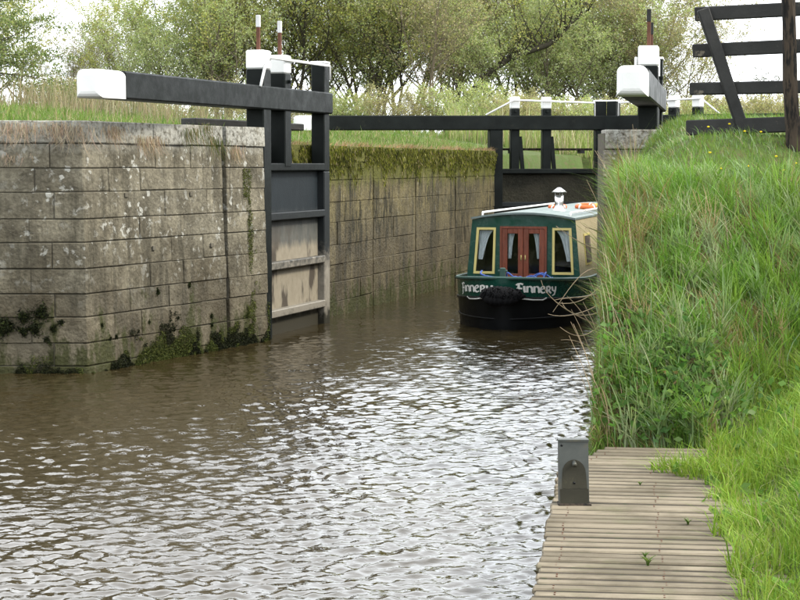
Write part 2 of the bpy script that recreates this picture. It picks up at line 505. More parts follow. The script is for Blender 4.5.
def vnoise(x, y, seed=0):
    x = np.asarray(x, float); y = np.asarray(y, float)
    def h(i, j):
        k = np.sin(i * 127.1 + j * 311.7 + seed * 74.7) * 43758.5453; return k - np.floor(k)
    i = np.floor(x); j = np.floor(y); f = x - i; g = y - j; f = f * f * (3 - 2 * f); g = g * g * (3 - 2 * g)
    return (h(i, j) * (1 - f) + h(i + 1, j) * f) * (1 - g) + (h(i, j + 1) * (1 - f) + h(i + 1, j + 1) * f) * g
def fbm(x, y, seed=0):
    return (vnoise(x, y, seed) * .5 + vnoise(x * 2.1, y * 2.1, seed + 1) * .3 + vnoise(x * 4.3, y * 4.3, seed + 2) * .2)

def H(X, Y):
    X = np.asarray(X, float); Y = np.asarray(Y, float)
    # left land
    xl = np.where(Y < 22.0, -10.0, np.where(Y < 25.7, -3.8 + (Y - 21.6) * .456, chamber_left(Y)))
    dl = xl - X
    zl = 2.76 + (.13 - .05 * sstep(30, 26, Y)) * np.clip(dl - .7, 0, 5.5) + .17 * sstep(28, 25, Y) + .03 * lump(X, Y, .6)
    zl = zl + .10 * np.clip(dl - 6, 0, 30) * .12
    bot = np.where(Y > 41.8, 1.3, -1.3)
    z = bot + (zl - bot) * sstep(.12, .42, dl)
    # right land
    xr = np.where(Y < 24.0, bank_edge(Y), chamber_right(Y) + .1)
    dr = X - xr
    ztop = 2.78 + .012 * np.clip(Y - 18, 0, 60) + .02 * np.clip(dr, 0, 60) + .03 * lump(X, Y, .7)
    zlock = bot + (ztop - bot) * sstep(.12, .42, dr)
    side = np.interp(dr, [-.35, 0, .10, .22, .5, 1.0, 50], [-1.3, -.1, 1.3, 2.05, 2.42, 2.62, 2.66])
    Yf = 13.05 + 1.3 * np.clip(dr - .9, 0, 2.4)
    t = np.clip((Y - Yf) / (18.3 - Yf), 0, 1)
    front = np.where(Y < Yf, -1.3, .35 + 2.42 * (1 - (1 - t) ** 1.75))
    side = side + .26 * sstep(20.0, 22.6, Y) * sstep(.22, .6, dr)
    bankz = np.minimum(side, front + .16 * sstep(20.0, 22.6, Y)) + .09 * lump(X, Y) * sstep(.05, .5, dr) * sstep(2.85, 2.3, np.minimum(side, front))
    mown = .34 + .70 * np.clip(dr - 1.0, 0, 4.2) + .025 * lump(X, Y, .8)
    mown = np.where(dr < 1.0, np.interp(dr, [-.4, 0, 1.0], [-1.3, -.5, .32]), mown)
    mown = np.minimum(mown, 2.64)
    zb = np.maximum(bankz, mown) + .17 * sstep(17.0, 17.9, Y) * sstep(.35, .8, dr)
    zr = np.where(Y < 24.0, zb, zlock)
    z = np.where(dr > -.4, np.maximum(z, zr), z)
    # upper pound closes with a bank at the bend
    z = np.maximum(z, np.where(Y > 53, 1.3 + (2.9 - 1.3) * sstep(53, 56, Y), -5))
    return z

def graded(lo, hi, step, far):
    core = list(np.arange(lo, hi + 1e-6, step)); a = []
    d = step
    x = core[-1]
    while x < far:
        d *= 1.35; x += d; a.append(x)
    b = []; d = step; x = core[0]
    while x > -far:
        d *= 1.35; x -= d; b.append(x)
    return np.array(b[::-1] + core + a)

gx = graded(-11, 14, .2, 2500); gy = graded(3, 46, .2, 2500)
XX, YY = np.meshgrid(gx, gy)
ZZ = H(XX, YY)
nx, ny = len(gx), len(gy)
gv = np.stack([XX.ravel(), YY.ravel(), ZZ.ravel()], 1)
idx = np.arange(nx * ny).reshape(ny, nx)
gf = np.stack([idx[:-1, :-1].ravel(), idx[:-1, 1:].ravel(), idx[1:, 1:].ravel(), idx[1:, :-1].ravel()], 1)
ground = mesh_obj('ground', gv, gf.tolist(), M['soil'], None, True, keep=True)
tag(ground, 'grassy canal banks rising on both sides of the lock', 'ground', kind='structure')

# rippled surface: short wind waves running down the canal, as real relief
rows = [5.5]
while rows[-1] < 41.4: rows.append(rows[-1] * 1.0025)
rows = np.array(rows); ucol = np.linspace(-.32, .28, 470)
UU, WY = np.meshgrid(ucol, rows); WX = UU * (WY + 2.0)
wz = np.zeros_like(WX); wr = np.random.default_rng(3)
sl2 = 0
for k in range(80):
    lam = .065 * (.36 / .065) ** wr.random(); kk = 2 * np.pi / lam
    th = wr.normal(R(-75), R(38)); ph = wr.uniform(0, 6.28)
    sl = wr.uniform(.4, 1.0) * (1.0 if lam < .2 else .65)
    amp = sl / kk; sl2 += sl * sl / 2
    fade = np.clip((lam / (WY * .0025)) / 2.2 - .6, 0, 1)
    a_ = kk * (WX * math.cos(th) + WY * math.sin(th)) + ph + .8 * np.sin(WX * .9 + WY * .5 + ph)
    wz += amp * np.sin(a_) * fade
gustm = .62 + .65 * np.clip(fbm(WX * .35 + 5, WY * .22, 41), 0, 1)
wz = wz * gustm * (.225 / math.sqrt(sl2))
wz[:, 0] = wz[:, -1] = 0; wz[0] = wz[-1] = 0
nr, nc_ = WX.shape
ii = np.arange(nr * nc_).reshape(nr, nc_)
wf = np.stack([ii[:-1, :-1].ravel(), ii[:-1, 1:].ravel(), ii[1:, 1:].ravel(), ii[1:, :-1].ravel()], 1)
water = mesh_obj('water', np.stack([WX.ravel(), WY.ravel(), wz.ravel()], 1), wf.tolist(), M['water'], None, True, keep=True)
wv = [(-60, -120, -.12), (14, -120, -.12), (14, 41.3, -.12), (-60, 41.3, -.12)]
sheet = mesh_obj('water', wv, [(0, 1, 2, 3)], M['water'], keep=True)
tag(sheet, 'brown canal water around and below the rippled reach', 'water', kind='structure')
tag(water, 'brown rippled canal water below and inside the lock', 'water', kind='structure')
upv = [(1, 41.9, 2.25), (16, 41.9, 2.25), (16, 54, 2.25), (1, 54, 2.25)]
up = mesh_obj('upper_water', upv, [(0, 1, 2, 3)], M['water'], keep=True)
tag(up, 'canal water of the upper pound behind the closed gates', 'water', kind='structure')

# ------------------------------------------------------------------ stone walls
def wall(root, p0, p1, zs, length, depth, mat, core_mat, batter=.03, out_sign=1, first=0.0, last=0.0, core0=0.0, core1=0.0, proud=.007, joint=.008, coping_out=.025):
    """courses of separate stones along p0 -> p1; the face looks to the right of the direction when out_sign = 1"""
    a = Vector((p0[0], p0[1])); b = Vector((p1[0], p1[1])); d = (b - a); L = d.length; d.normalize()
    n = Vector((d.y, -d.x)) * out_sign
    ztop = zs[-1]
    for ci in range(len(zs) - 1):
        z0, z1 = zs[ci], zs[ci + 1]
        t = first if not callable(first) else first(ci)
        end = L - (last if not callable(last) else last(ci))
        st = t; lens = []
        while st < end - 1e-6:
            l = random.uniform(*length) * (1.25 if ci == len(zs) - 2 else 1)
            if end - (st + l) < length[0] * .7: l = end - st
            lens.append((st, st + l)); st += l
        for (s0, s1) in lens:
            o1 = batter * (ztop - z1); o0 = batter * (ztop - z0)
            pr = random.uniform(-proud, proud) + (coping_out if ci == len(zs) - 2 else 0)
            e0 = joint / 2
            bm = bmesh.new()
            j = lambda: random.uniform(-.009, .009)
            foot = [a + d * (s0 + e0 + j()) + n * (o1 + pr + j()), a + d * (s1 - e0 + j()) + n * (o1 + pr + j()),
                    a + d * (s1 - e0) - n * depth, a + d * (s0 + e0) - n * depth]
            off = [n * (o0 - o1), n * (o0 - o1), Vector((0, 0)), Vector((0, 0))]
            prism_bm(bm, foot, z0 + joint / 2 + j() * .6, z1 - (joint / 2 if ci < len(zs) - 2 else 0) + j() * .6, .005 + random.uniform(0, .006), off)
            bm_obj('stone', bm, mat, root)
    # recessed mortar and rubble core
    bm = bmesh.new()
    rec = .020
    foot = [a + d * core0 - n * rec, b - d * core1 - n * rec, b - d * core1 - n * (depth + .35), a + d * core0 - n * (depth + .35)]
    ob = batter * (ztop - zs[0])
    prism_bm(bm, foot, zs[0], ztop - .05, 0, [n * ob, n * ob, Vector((0, 0)), Vector((0, 0))])
    bm_obj('mortar', bm, core_mat, root)

def courses(z0, top, base):
    """course heights from the bottom, roughly base each, with the coping at the top"""
    zs = [top]; z = top - .27
    zs.append(z)
    while z > z0:
        z -= base * random.uniform(.88, 1.14); zs.append(z)
    return zs[::-1]

# wing wall below the gate: return facing the camera, quoin stones at the corner, splayed face
wing = empty('lock_wall', (CORNER[0], CORNER[1] + .5, 0), 'lichen-spotted grey stone wall with a squared corner below the white-ended beam', 'wall')
zs = courses(-.9, 3.03, .31)
cw = Vector(CORNER); u1 = Vector((-1, 0)); d2 = Vector((HEEL_L[0] - CORNER[0], HEEL_L[1] - CORNER[1])); L2 = d2.length; d2.normalize()
n1 = Vector((0, -1)); n2 = Vector((d2.y, -d2.x))
ql = [(random.choice([.28, .55]), 0) for _ in zs]
qa = []
for i in range(len(zs)): qa.append((.36 + .25 * (i % 2) + random.uniform(-.05, .05), .85 - .3 * (i % 2) + random.uniform(-.1, .1)))
bat = .03
for ci in range(len(zs) - 1):
    z0, z1 = zs[ci], zs[ci + 1]; la, lb = qa[ci]
    pr = random.uniform(-.008, .008) + (.03 if ci == len(zs) - 2 else 0)
    o0, o1 = bat * (3.03 - z0), bat * (3.03 - z1)
    bm = bmesh.new()
    def cor(o):   # corner point of the two faces, each pushed out by o
        ang = n1.dot(n2); return cw + (n1 + n2) * (o / (1 + ang))
    A = cw + u1 * la; B = cw + d2 * lb
    foot = [A + n1 * (o1 + pr), cor(o1 + pr), B + n2 * (o1 + pr), B - n2 * .42, cw - (n1 + n2) * .30, A - n1 * .42]
    off = [n1 * (o0 - o1), (n1 + n2) * ((o0 - o1) / (1 + n1.dot(n2))), n2 * (o0 - o1)] + [Vector((0, 0))] * 3
    prism_bm(bm, foot, z0 + .004, z1 - (.004 if ci < len(zs) - 2 else 0), .012, off)
    bm_obj('stone', bm, M['stone'], wing)
GROOVE = 3.33
wall(wing, CORNER, (-10.2, CORNER[1]), zs, (.6, 1.15), .42, M['stone'], M['mortar'], bat, -1, first=lambda c: qa[c][0])
gp = cw + d2 * GROOVE
wall(wing, CORNER, gp, zs, (.55, 1.15), .42, M['stone'], M['mortar'], bat, 1, first=lambda c: qa[c][1], last=.04, core1=.05)
wall(wing, gp, HEEL_L, zs, (.42, .75), .42, M['stone'], M['mortar'], bat, 1, first=.04, core0=.05)
# lifting holes in the face: small dark square sockets
def px_on_line(x):
    """point of the wing face under photo column x"""
    k = (x - 400) / F
    s = (k * CORNER[1] - CORNER[0]) / (d2.x - k * d2.y)
    return cw + d2 * s
for (hx, hy) in ((124, 195), (189, 194), (150, 248), (208, 245)):
    q = px_on_line(hx); w = px(hx, hy, q.y)
    o = bat * (3.03 - w.z) + .012
    c3 = Vector((q.x + n2.x * o, q.y + n2.y * o, w.z)); e = Vector((d2.x, d2.y, 0))
    beam('lifting_socket', c3 - e * .035, c3 + e * .035, .02, .055, M['mortar'], wing, bevel=.004)

# chamber wall, left side, long run up to the upper gates
cham = empty('lock_wall', (chamber_left(33), 33, 0), 'long silt-brown chamber wall topped with hanging green moss', 'wall')
zc = courses(-.9, 2.82, .33)
P0 = (chamber_left(25.75), 25.75); P1 = (chamber_left(41.6), 41.6)
Lc = math.dist(P0, P1)
def at_wall(t): return (P0[0] + (P1[0] - P0[0]) * t / Lc, P0[1] + (P1[1] - P0[1]) * t / Lc)
slots = [0, 6.4, 9.2, 12.3, Lc]
for s0, s1 in zip(slots[:-1], slots[1:]):
    wall(cham, at_wall(s0), at_wall(s1), zc, (.8, 1.5), .4, M['stone_chamber'], M['stone_chamber'], .0, 1, first=.035 if s0 else 0, last=.03, proud=.004, joint=.004, coping_out=.02)

# right side: pier at the gate and chamber wall hidden by the bank
pier = empty('lock_wall', (3.3, 23.9, 0), 'pale stone end of the lock wall half buried in the grass bank', 'wall')
zp = courses(-.9, 2.97, .34)
wall(pier, (2.70, 23.85), (4.6, 23.85), zp, (.5, .9), .45, M['stone_right'], M['mortar'], .01, 1, coping_out=.02)
zr2 = courses(-.9, 2.82, .36)
wall(pier, (chamber_right(41.2), 41.2), (chamber_right(24.75), 24.75), zr2, (1.0, 1.8), .4, M['stone_chamber'], M['mortar'], .0, 1, coping_out=.02)

# breast wall under the upper gates
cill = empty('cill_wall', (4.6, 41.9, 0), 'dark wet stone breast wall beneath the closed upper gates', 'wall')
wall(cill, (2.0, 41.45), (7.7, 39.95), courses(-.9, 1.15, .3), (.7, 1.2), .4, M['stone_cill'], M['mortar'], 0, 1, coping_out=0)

# ------------------------------------------------------------------ lock gates
def gate(label, heel, mitre, tail, zbot, rails, side, paddles, heel_cap=True, heel_z=4.12, mitre_z=4.08, rail_path=None, top_panel=2.47, white_end=.65, footboard=False, rods=True, post_w=.27, group=None, rack='steel_pale'):
    """heel, mitre: plan points; tail: length of the balance beam behind the heel; side = +1/-1: the leaf's visible face"""
    h = Vector((heel[0], heel[1], 0)); mt = Vector((mitre[0], mitre[1], 0))
    d = (mt - h); L = d.length; d.normalize(); n = Vector((d.y, -d.x, 0)) * side
    root = empty('lock_gate', (h.x, h.y, 0), label, 'lock gate', group)
    P = lambda s, o, z: h + d * s + n * o + Vector((0, 0, z))
    # balance beam, tapering to its painted end
    B0, B1 = P(L + .14, 0, 3.465), P(-tail + white_end, 0, 3.44)
    bb = beam('balance_beam', B0, B1, .33, .33, M['black'], root, bevel=.02)
    bm = bmesh.new(); bm_box(bm, P(-tail, 0, 3.435), B1, .332, .33, Vector((0, 0, 1)), .0)
    rim = [e for e in bm.edges if all(abs((v.co - P(-tail, 0, 3.435)).dot(d)) < .02 for v in e.verts) or (all(v.co.z > 3.5 for v in e.verts))]
    bmesh.ops.bevel(bm, geom=rim, offset=.075, segments=4, affect='EDGES', profile=.5)
    bm_obj('beam_end', bm, M['white'], bb)
    # posts
    def post(name, s, z0, z1, w, t, white=0.0, mat=M['black'], parent=root):
        p = beam(name, P(s, 0, z0), P(s, 0, z1 - white), w, t, mat, parent, up=d, bevel=.015)
        if white: beam('post_cap', P(s, 0, z1 - white), P(s, 0, z1), w + .006, t + .006, M['white'], p, up=d, bevel=.02)
        return p
    post('heel_post', 0, zbot, heel_z, post_w, .30, .27 if heel_cap else 0)
    mp = post('mitre_post', L, zbot, 2.4, .22, .25, 0, M['gate_rail'])
    mp2 = post('mitre_post', L, 2.4, mitre_z, .22, .25, 0, M['black'])
    beam('post_cap', P(L, 0, mitre_z), P(L, 0, mitre_z + .035), .24, .27, M['white'], mp2, up=d, bevel=.006)
    # rails and panels
    for i, z in enumerate(rails):
        beam('rail', P(.14, .0, z), P(L - .12, .0, z), .24, .11, M['gate_rail'] if z < 2.2 else M['black'], root, bevel=.012)
    zz = [zbot] + sorted(rails)
    for a, b in zip(zz[:-1], zz[1:]):
        beam('panel', P(.14, -.03, (a + b) / 2), P(L - .12, -.03, (a + b) / 2), .05, (b - a) - .10, M['gate_panel'] if zbot < 0 else M['stone_cill'], root, bevel=.004)
    for (s, ztop, w) in paddles:
        pp = post('paddle_post', s, max(rails), ztop, w, w, .27)
        beam('paddle_slide', P(s + w * .9, .05, max(rails) + .05), P(s + w * .55, .05, 3.15), .07, .09, M['black'], pp, up=d, bevel=.006)
        beam('cross_pin', P(s, w / 2 + .05, 3.72), P(s, -w / 2 - .05, 3.72), .05, .05, M['black'], pp, bevel=.004)
    if rods:
        rs = ([0.0] if heel_cap else []) + [s for s, _, _ in paddles]
        for s in rs:
            top = heel_z if s == 0 else [z for q, z, _ in paddles if q == s][0]
            rk = beam('paddle_rack', P(s, 0, top - .02), P(s, 0, top + .33), .05, .04, M['rust'], root, up=d, bevel=.004)
            beam('rack_top', P(s, 0, top + .33), P(s, 0, top + .50), .058, .048, M[rack], rk, up=d, bevel=.004)
    if rail_path:
        tube('handrail', [P(*q) for q in rail_path], .021, M['white'], root, 8)
    if footboard:
        fb = beam('footboard', P(-.35, -.38, 2.86), P(L - .1, -.38, 2.86), .26, .05, M['post_brown'], root, bevel=.004)
        for s in (.45, 1.25, 2.1):
            beam('bracket', P(s, -.14, 2.80), P(s, -.48, 2.80), .09, .07, M['black_old'], fb, bevel=.004)
    return root

gate('open black gate leaf with mud-stained panels against the mossy chamber wall', (-2.02, 25.87), (-1.25, 28.40), 5.35, -.8,
     [.33, 1.03, 1.75, 2.47], 1, [(.86, 4.11, .26)], rail_path=[(-.36, .17, 3.60), (-.2, .17, 3.86), (.0, .16, 4.03), (.5, .16, 4.03), (2.62, .16, 4.045), (2.65, .16, 3.83)], heel_z=4.13)
gate('open gate leaf whose white beam end hangs over the grass bank', (3.38, 24.65), (3.85, 27.3), 4.7, -.8,
     [.33, 1.03, 1.75, 2.47], -1, [(.9, 4.0, .24)], heel_z=4.11, white_end=.6, rack='black_old',
     rail_path=[(-.1, .17, 3.62), (.0, .17, 3.95), (2.6, .16, 4.0)])
gate('closed upper gate leaf with long black beam above the mossy chamber wall', (2.17, 41.2), (4.60, 41.60), 4.6, .9,
     [1.6, 2.36], 1, [(.45, 4.05, .2), (1.19, 4.05, .2)], heel_cap=False, heel_z=3.3, mitre_z=3.95, white_end=.55, rods=False, footboard=True, post_w=.30,
     rail_path=[(-.25, .14, 3.63), (.40, .14, 3.97), (2.3, .14, 3.92), (2.3, .14, 3.55)])
gate('closed upper gate leaf behind the stone pier beside the timber fence', (6.90, 40.0), (4.90, 41.52), 4.6, .9,
     [1.6, 2.36], -1, [(.35, 4.05, .2), (.95, 4.05, .2)], heel_cap=False, heel_z=3.3, mitre_z=3.95, white_end=.55, rods=False, post_w=.30,
     rail_path=[(-.25, .14, 3.63), (.20, .14, 3.97), (2.3, .14, 3.92), (2.3, .14, 3.55)])

# low black mooring timber behind the wing coping
mt0, mt1 = px(188, 121.5, 27.4), px(297, 127.5, 29.2)
mtb = empty('mooring_timber', (mt0.x, mt0.y, H(mt0.x, mt0.y)), 'low black timber lying on the grass behind the stone coping', 'timber')
beam('plank', mt0, mt1, .34, .11, M['black_old'], mtb, bevel=.015)
for f in (.12, .5, .88):
    q = mt0.lerp(mt1, f); zg = float(H(q.x, q.y))
    beam('support_block', Vector((q.x, q.y, zg - .1)), Vector((q.x, q.y, q.z - .04)), .2, .2, M['black_old'], mtb, bevel=.01)

# ------------------------------------------------------------------ narrowboat
BT = R(14.3)
BS = Vector((1.53, 27.1, 0)); BA = Vector((math.sin(BT), math.cos(BT), 0)); BC = Vector((math.cos(BT), -math.sin(BT), 0))
def bw(s, u, z): return BS + BA * s + BC * u + Vector((0, 0, z))
boat = empty('narrowboat', (BS.x, BS.y, 0), 'dark green narrowboat with red-brown doors coming through the lock', 'boat')
LB = 12.2
def stem_s(z): return np.interp(z, [-.5, 0, .4, .85], [.30, .12, .03, -.03])
def half(q, z):
    x = min(max(q / 2.3, 0), 1)
    w = 1.0 * (1 - (1 - x) ** 2.6) ** .64 + .035
    fl = np.interp(z, [-.5, 0, .42, .8], [.97, .985, 1.0, 1.012])
    aft = 1.0
    if q > LB - 1.6: aft = max(.05, max(0.0, math.cos((q - (LB - 1.6)) / 1.6 * math.pi / 2)) ** .5)
    return w * fl * aft
def zg(q): return .70 + .10 * max(0, 1 - q / 2.6) ** 2
QS = [0, .04, .1, .18, .28, .4, .55, .75, 1.0, 1.3, 1.65, 2.0, 2.4, 3.2, 5, 7, 9, 10.6, 11.2, 11.7, 12.0, 12.2]
def strip(levels, name, mat, close=False):
    V, Fc = [], []
    path = [(-1, q) for q in QS[::-1]] + [(1, q) for q in QS]
    for sgn, q in path:
        for lv in levels:
            z = lv(q) if callable(lv) else lv
            V.append(tuple(bw(stem_s(z) + q, sgn * half(q, z), z)))
    m = len(levels)
    for i in range(len(path) - 1):
        for k in range(m - 1):
            Fc.append((i * m + k, (i + 1) * m + k, (i + 1) * m + k + 1, i * m + k + 1))
    return mesh_obj(name, V, Fc, mat, boat, True)
ST = lambda q: zg(q) - .30
strip([-.5, -.2, .0, .18, ST], 'hull', M['hull_black'])
band = strip([ST, lambda q: zg(q) - .15, lambda q: zg(q)], 'bow_band', M['green'])
def hull_pt(sgn, q, z, out=.0):
    p = bw(stem_s(z) + q, sgn * half(q, z), z)
    if out:
        p2 = bw(stem_s(z) + q + .02, sgn * half(q + .02, z), z); t = (p2 - p).normalized()
        nn = Vector((t.y, -t.x, 0)) * (1 if sgn > 0 else -1)
        nn = nn if nn.dot(BC) * sgn > 0 else -nn
        p = p + nn * out
    return p
for z_of, r, nm, mt_ in ((lambda q: zg(q), .028, 'gunwale', M['green_rim']), (ST, .022, 'rubbing_strake', M['hull_black']), (lambda q: .17, .016, 'rubbing_strake', M['hull_black'])):
    pth = [hull_pt(-1, q, z_of(q), .004) for q in QS[::-1] if q > 0] + [hull_pt(1, q, z_of(q), .004) for q in QS if q > 0]
    tube(nm, pth, r, mt_, boat, 6)
# deck plate
V = [tuple(bw(stem_s(.6) + q, -half(q, .6) + .015, .60)) for q in QS] + [tuple(bw(stem_s(.6) + q, half(q, .6) - .015, .60)) for q in QS]
nq = len(QS)
mesh_obj('deck', V, [(i, i + 1, nq + i + 1, nq + i) for i in range(nq - 1)], M['green_rim'], boat)
# cabin
S0, S1 = 1.80, 10.3
bx, tx, zb_, zt_ = .93, .835, .58, 1.625
arch = [(-tx + 2 * tx * k / 10, zt_ + .085 * (1 - (-1 + k / 5) ** 2)) for k in range(11)]
def hole_front():
    """cabin front plate with real openings"""
    ub = lambda f: f
    zs_ = [zb_, .755, .77, 1.40, 1.49, 1.5, zt_]
    # plate built from quads around the two windows and the doorway
    wl = ((-.80, -.475), (-.745, -.455)); wr = ((.485, .81), (.485, .765))   # bottom (u0,u1), top (u0,u1)
    zw0, zw1 = .765, 1.487
    d0, d1, zd = -.36, .372, 1.50
    edge = lambda z, s: s * (bx + (tx - bx) * (z - zb_) / (zt_ - zb_))
    q = []
    for lo, hi in ((zb_, zw0), (zw0, zw1), (zw1, zt_)):
        eL0, eL1, eR0, eR1 = edge(lo, -1), edge(hi, -1), edge(lo, 1), edge(hi, 1)
        if lo == zw0:
            cuts = [((eL0, wl[0][0]), (eL1, wl[1][0])), ((wl[0][1], d0), (wl[1][1], d0)), ((d1, wr[0][0]), (d1, wr[1][0])), ((wr[0][1], eR0), (wr[1][1], eR1))]
        elif lo == zb_:
            cuts = [((eL0, d0), (eL1, d0)), ((d1, eR0), (d1, eR1))]
        else:
            cuts = [((eL0, eR0), (eL1, eR1))]
        for (a0, a1), (b0, b1) in cuts: q.append([(a0, lo), (a1, lo), (b1, hi), (b0, hi)])
    q.append([(u, z) for u, z in arch[::-1]])
    return q, wl, wr, zw0, zw1
quads, wlq, wrq, zw0, zw1 = hole_front()
bm = bmesh.new()
for poly in quads:
    vs = [bm.verts.new(bw(S0, u, z)) for u, z in poly]
    bm.faces.new(vs)
bmesh.ops.remove_doubles(bm, verts=bm.verts[:], dist=1e-4)
ex = bmesh.ops.extrude_face_region(bm, geom=bm.faces[:])
bmesh.ops.translate(bm, verts=[g_ for g_ in ex['geom'] if isinstance(g_, bmesh.types.BMVert)], vec=BA * .04)
bm_obj('cabin_front', bm, M['green'], boat)
for sgn in (-1, 1):
    V = []
    for s in (S0 + .02, S1):
        V += [tuple(bw(s, sgn * (bx - .004), zb_)), tuple(bw(s, sgn * (tx - .004), zt_)), tuple(bw(s, sgn * (tx - .04), zt_)), tuple(bw(s, sgn * (bx - .04), zb_))]
    cs = mesh_obj('cabin_side', V, [(0, 1, 5, 4), (1, 2, 6, 5), (2, 3, 7, 6), (3, 0, 4, 7), (0, 3, 2, 1), (4, 5, 6, 7)], M['cream'], boat)
    # side windows
    for s in (.75, 2.3, 4.2, 6.1):
        def sp(ss, z, o): return bw(S0 + ss, sgn * (bx + (tx - bx) * (z - zb_) / (zt_ - zb_) + o), z)
        fr = mesh_obj('side_window', [tuple(sp(a, z, o)) for o in (.012, -.01) for a, z in ((s, .87), (s + .62, .87), (s + .62, 1.38), (s, 1.38))],
                      [(0, 1, 2, 3), (7, 6, 5, 4), (0, 4, 5, 1), (1, 5, 6, 2), (2, 6, 7, 3), (3, 7, 4, 0)], M['brass'], cs)
        mesh_obj('pane', [tuple(sp(a, z, o)) for o in (.02, .0) for a, z in ((s + .035, .905), (s + .585, .905), (s + .585, 1.345), (s + .035, 1.345))],
                 [(0, 1, 2, 3), (7, 6, 5, 4), (0, 4, 5, 1), (1, 5, 6, 2), (2, 6, 7, 3), (3, 7, 4, 0)], M['interior'], fr)
V = []
for s in (S0 - .05, S1 + .03):
    V += [tuple(bw(s, u * 1.012, z + .004)) for u, z in arch] + [tuple(bw(s, u * 1.012, z + .035)) for u, z in arch]
n11 = 11; Fc = []
for k in range(10):
    Fc += [(k, k + 1, 22 + k + 1, 22 + k), (11 + k, 22 + 11 + k, 22 + 11 + k + 1, 11 + k + 1), (k, 11 + k, 11 + k + 1, k + 1), (22 + k, 22 + k + 1, 33 + k + 1, 33 + k)]
Fc += [(0, 22, 33, 11), (10, 21, 43, 32)]
roof = mesh_obj('cabin_roof', V, Fc, M['roof'], boat)
for sgn in (-1, 1):
    pts = [bw(S0 + .25, sgn * .72, 1.66), bw(S0 + .28, sgn * .72, 1.735), bw(S1 - .3, sgn * .72, 1.735), bw(S1 - .27, sgn * .72, 1.66)]
    tube('grab_rail', pts, .018, M['white'], roof, 6)
# back bulkhead inside: a dim cabin seen through the glass
mesh_obj('cabin_lining', [tuple(bw(S0 + 1.1, u, z)) for u, z in ((-.88, .6), (.88, .6), (.8, 1.6), (-.8, 1.6))], [(0, 1, 2, 3)], M['interior'], boat)

def quadframe(name, corners, w, s_out, thick, mat, parent):
    """frame around a quad (bl, br, tr, tl) in (u, z) on the cabin front"""
    c = Vector((sum(p[0] for p in corners) / 4, sum(p[1] for p in corners) / 4))
    inn = []
    for p in corners:
        inn.append((p[0] + (w if p[0] < c.x else -w), p[1] + (w if p[1] < c.y else -w)))
    V = []
    for s in (s_out, s_out + thick):
        V += [tuple(bw(s, *p)) for p in corners] + [tuple(bw(s, *p)) for p in inn]
    Fc = []
    for i in range(4):
        j = (i + 1) % 4
        Fc += [(i, j, 4 + j, 4 + i), (8 + j, 8 + i, 12 + i, 12 + j), (j, i, 8 + i, 8 + j), (4 + i, 4 + j, 12 + j, 12 + i)]
    return mesh_obj(name, V, Fc, mat, parent), inn

def curtain(parent, ut0, ut1, ub0, ub1, z1, z0, s):
    """gathered cloth swept to one side; ut = span at the top, ub = span at the tie"""
    V, Fc = [], []; nu, nz_ = 14, 7
    for i in range(nz_ + 1):
        f = i / nz_; fe = f ** .6
        a = ut0 + (ub0 - ut0) * fe; b = ut1 + (ub1 - ut1) * fe
        for k in range(nu + 1):
            t = k / nu
            V.append(tuple(bw(s + .018 * math.sin(t * 17 + f * 2), a + (b - a) * t, z1 + (z0 - z1) * f)))
    for i in range(nz_):
        for k in range(nu):
            Fc.append((i * (nu + 1) + k, i * (nu + 1) + k + 1, (i + 1) * (nu + 1) + k + 1, (i + 1) * (nu + 1) + k))
    return mesh_obj('curtain', V, Fc, M['curtain'], parent, True)

def slab(name, corners, s0, s1, mat, parent):
    V = [tuple(bw(s, *p)) for s in (s0, s1) for p in corners]
    return mesh_obj(name, V, [(0, 1, 2, 3), (7, 6, 5, 4), (0, 4, 5, 1), (1, 5, 6, 2), (2, 6, 7, 3), (3, 7, 4, 0)], mat, parent)
for (wq, cur) in ((wlq, 'l'), (wrq, 'r')):
    cs4 = [(wq[0][0] - .012, zw0 - .012), (wq[0][1] + .012, zw0 - .012), (wq[1][1] + .012, zw1 + .012), (wq[1][0] - .012, zw1 + .012)]
    fr, inn = quadframe('window_frame', cs4, .038, S0 - .018, .05, M['brass'], boat)
    slab('pane', inn, S0 + .012, S0 + .018, M['glass'], fr)
    if cur == 'l': curtain(fr, inn[3][0], inn[2][0] - .02, inn[0][0] + .02, inn[0][0] + .10, zw1 - .04, .98, S0 + .07)
    else: curtain(fr, inn[3][0] + .02, inn[2][0], inn[1][0] - .09, inn[1][0] - .0, zw1 - .04, .96, S0 + .07)
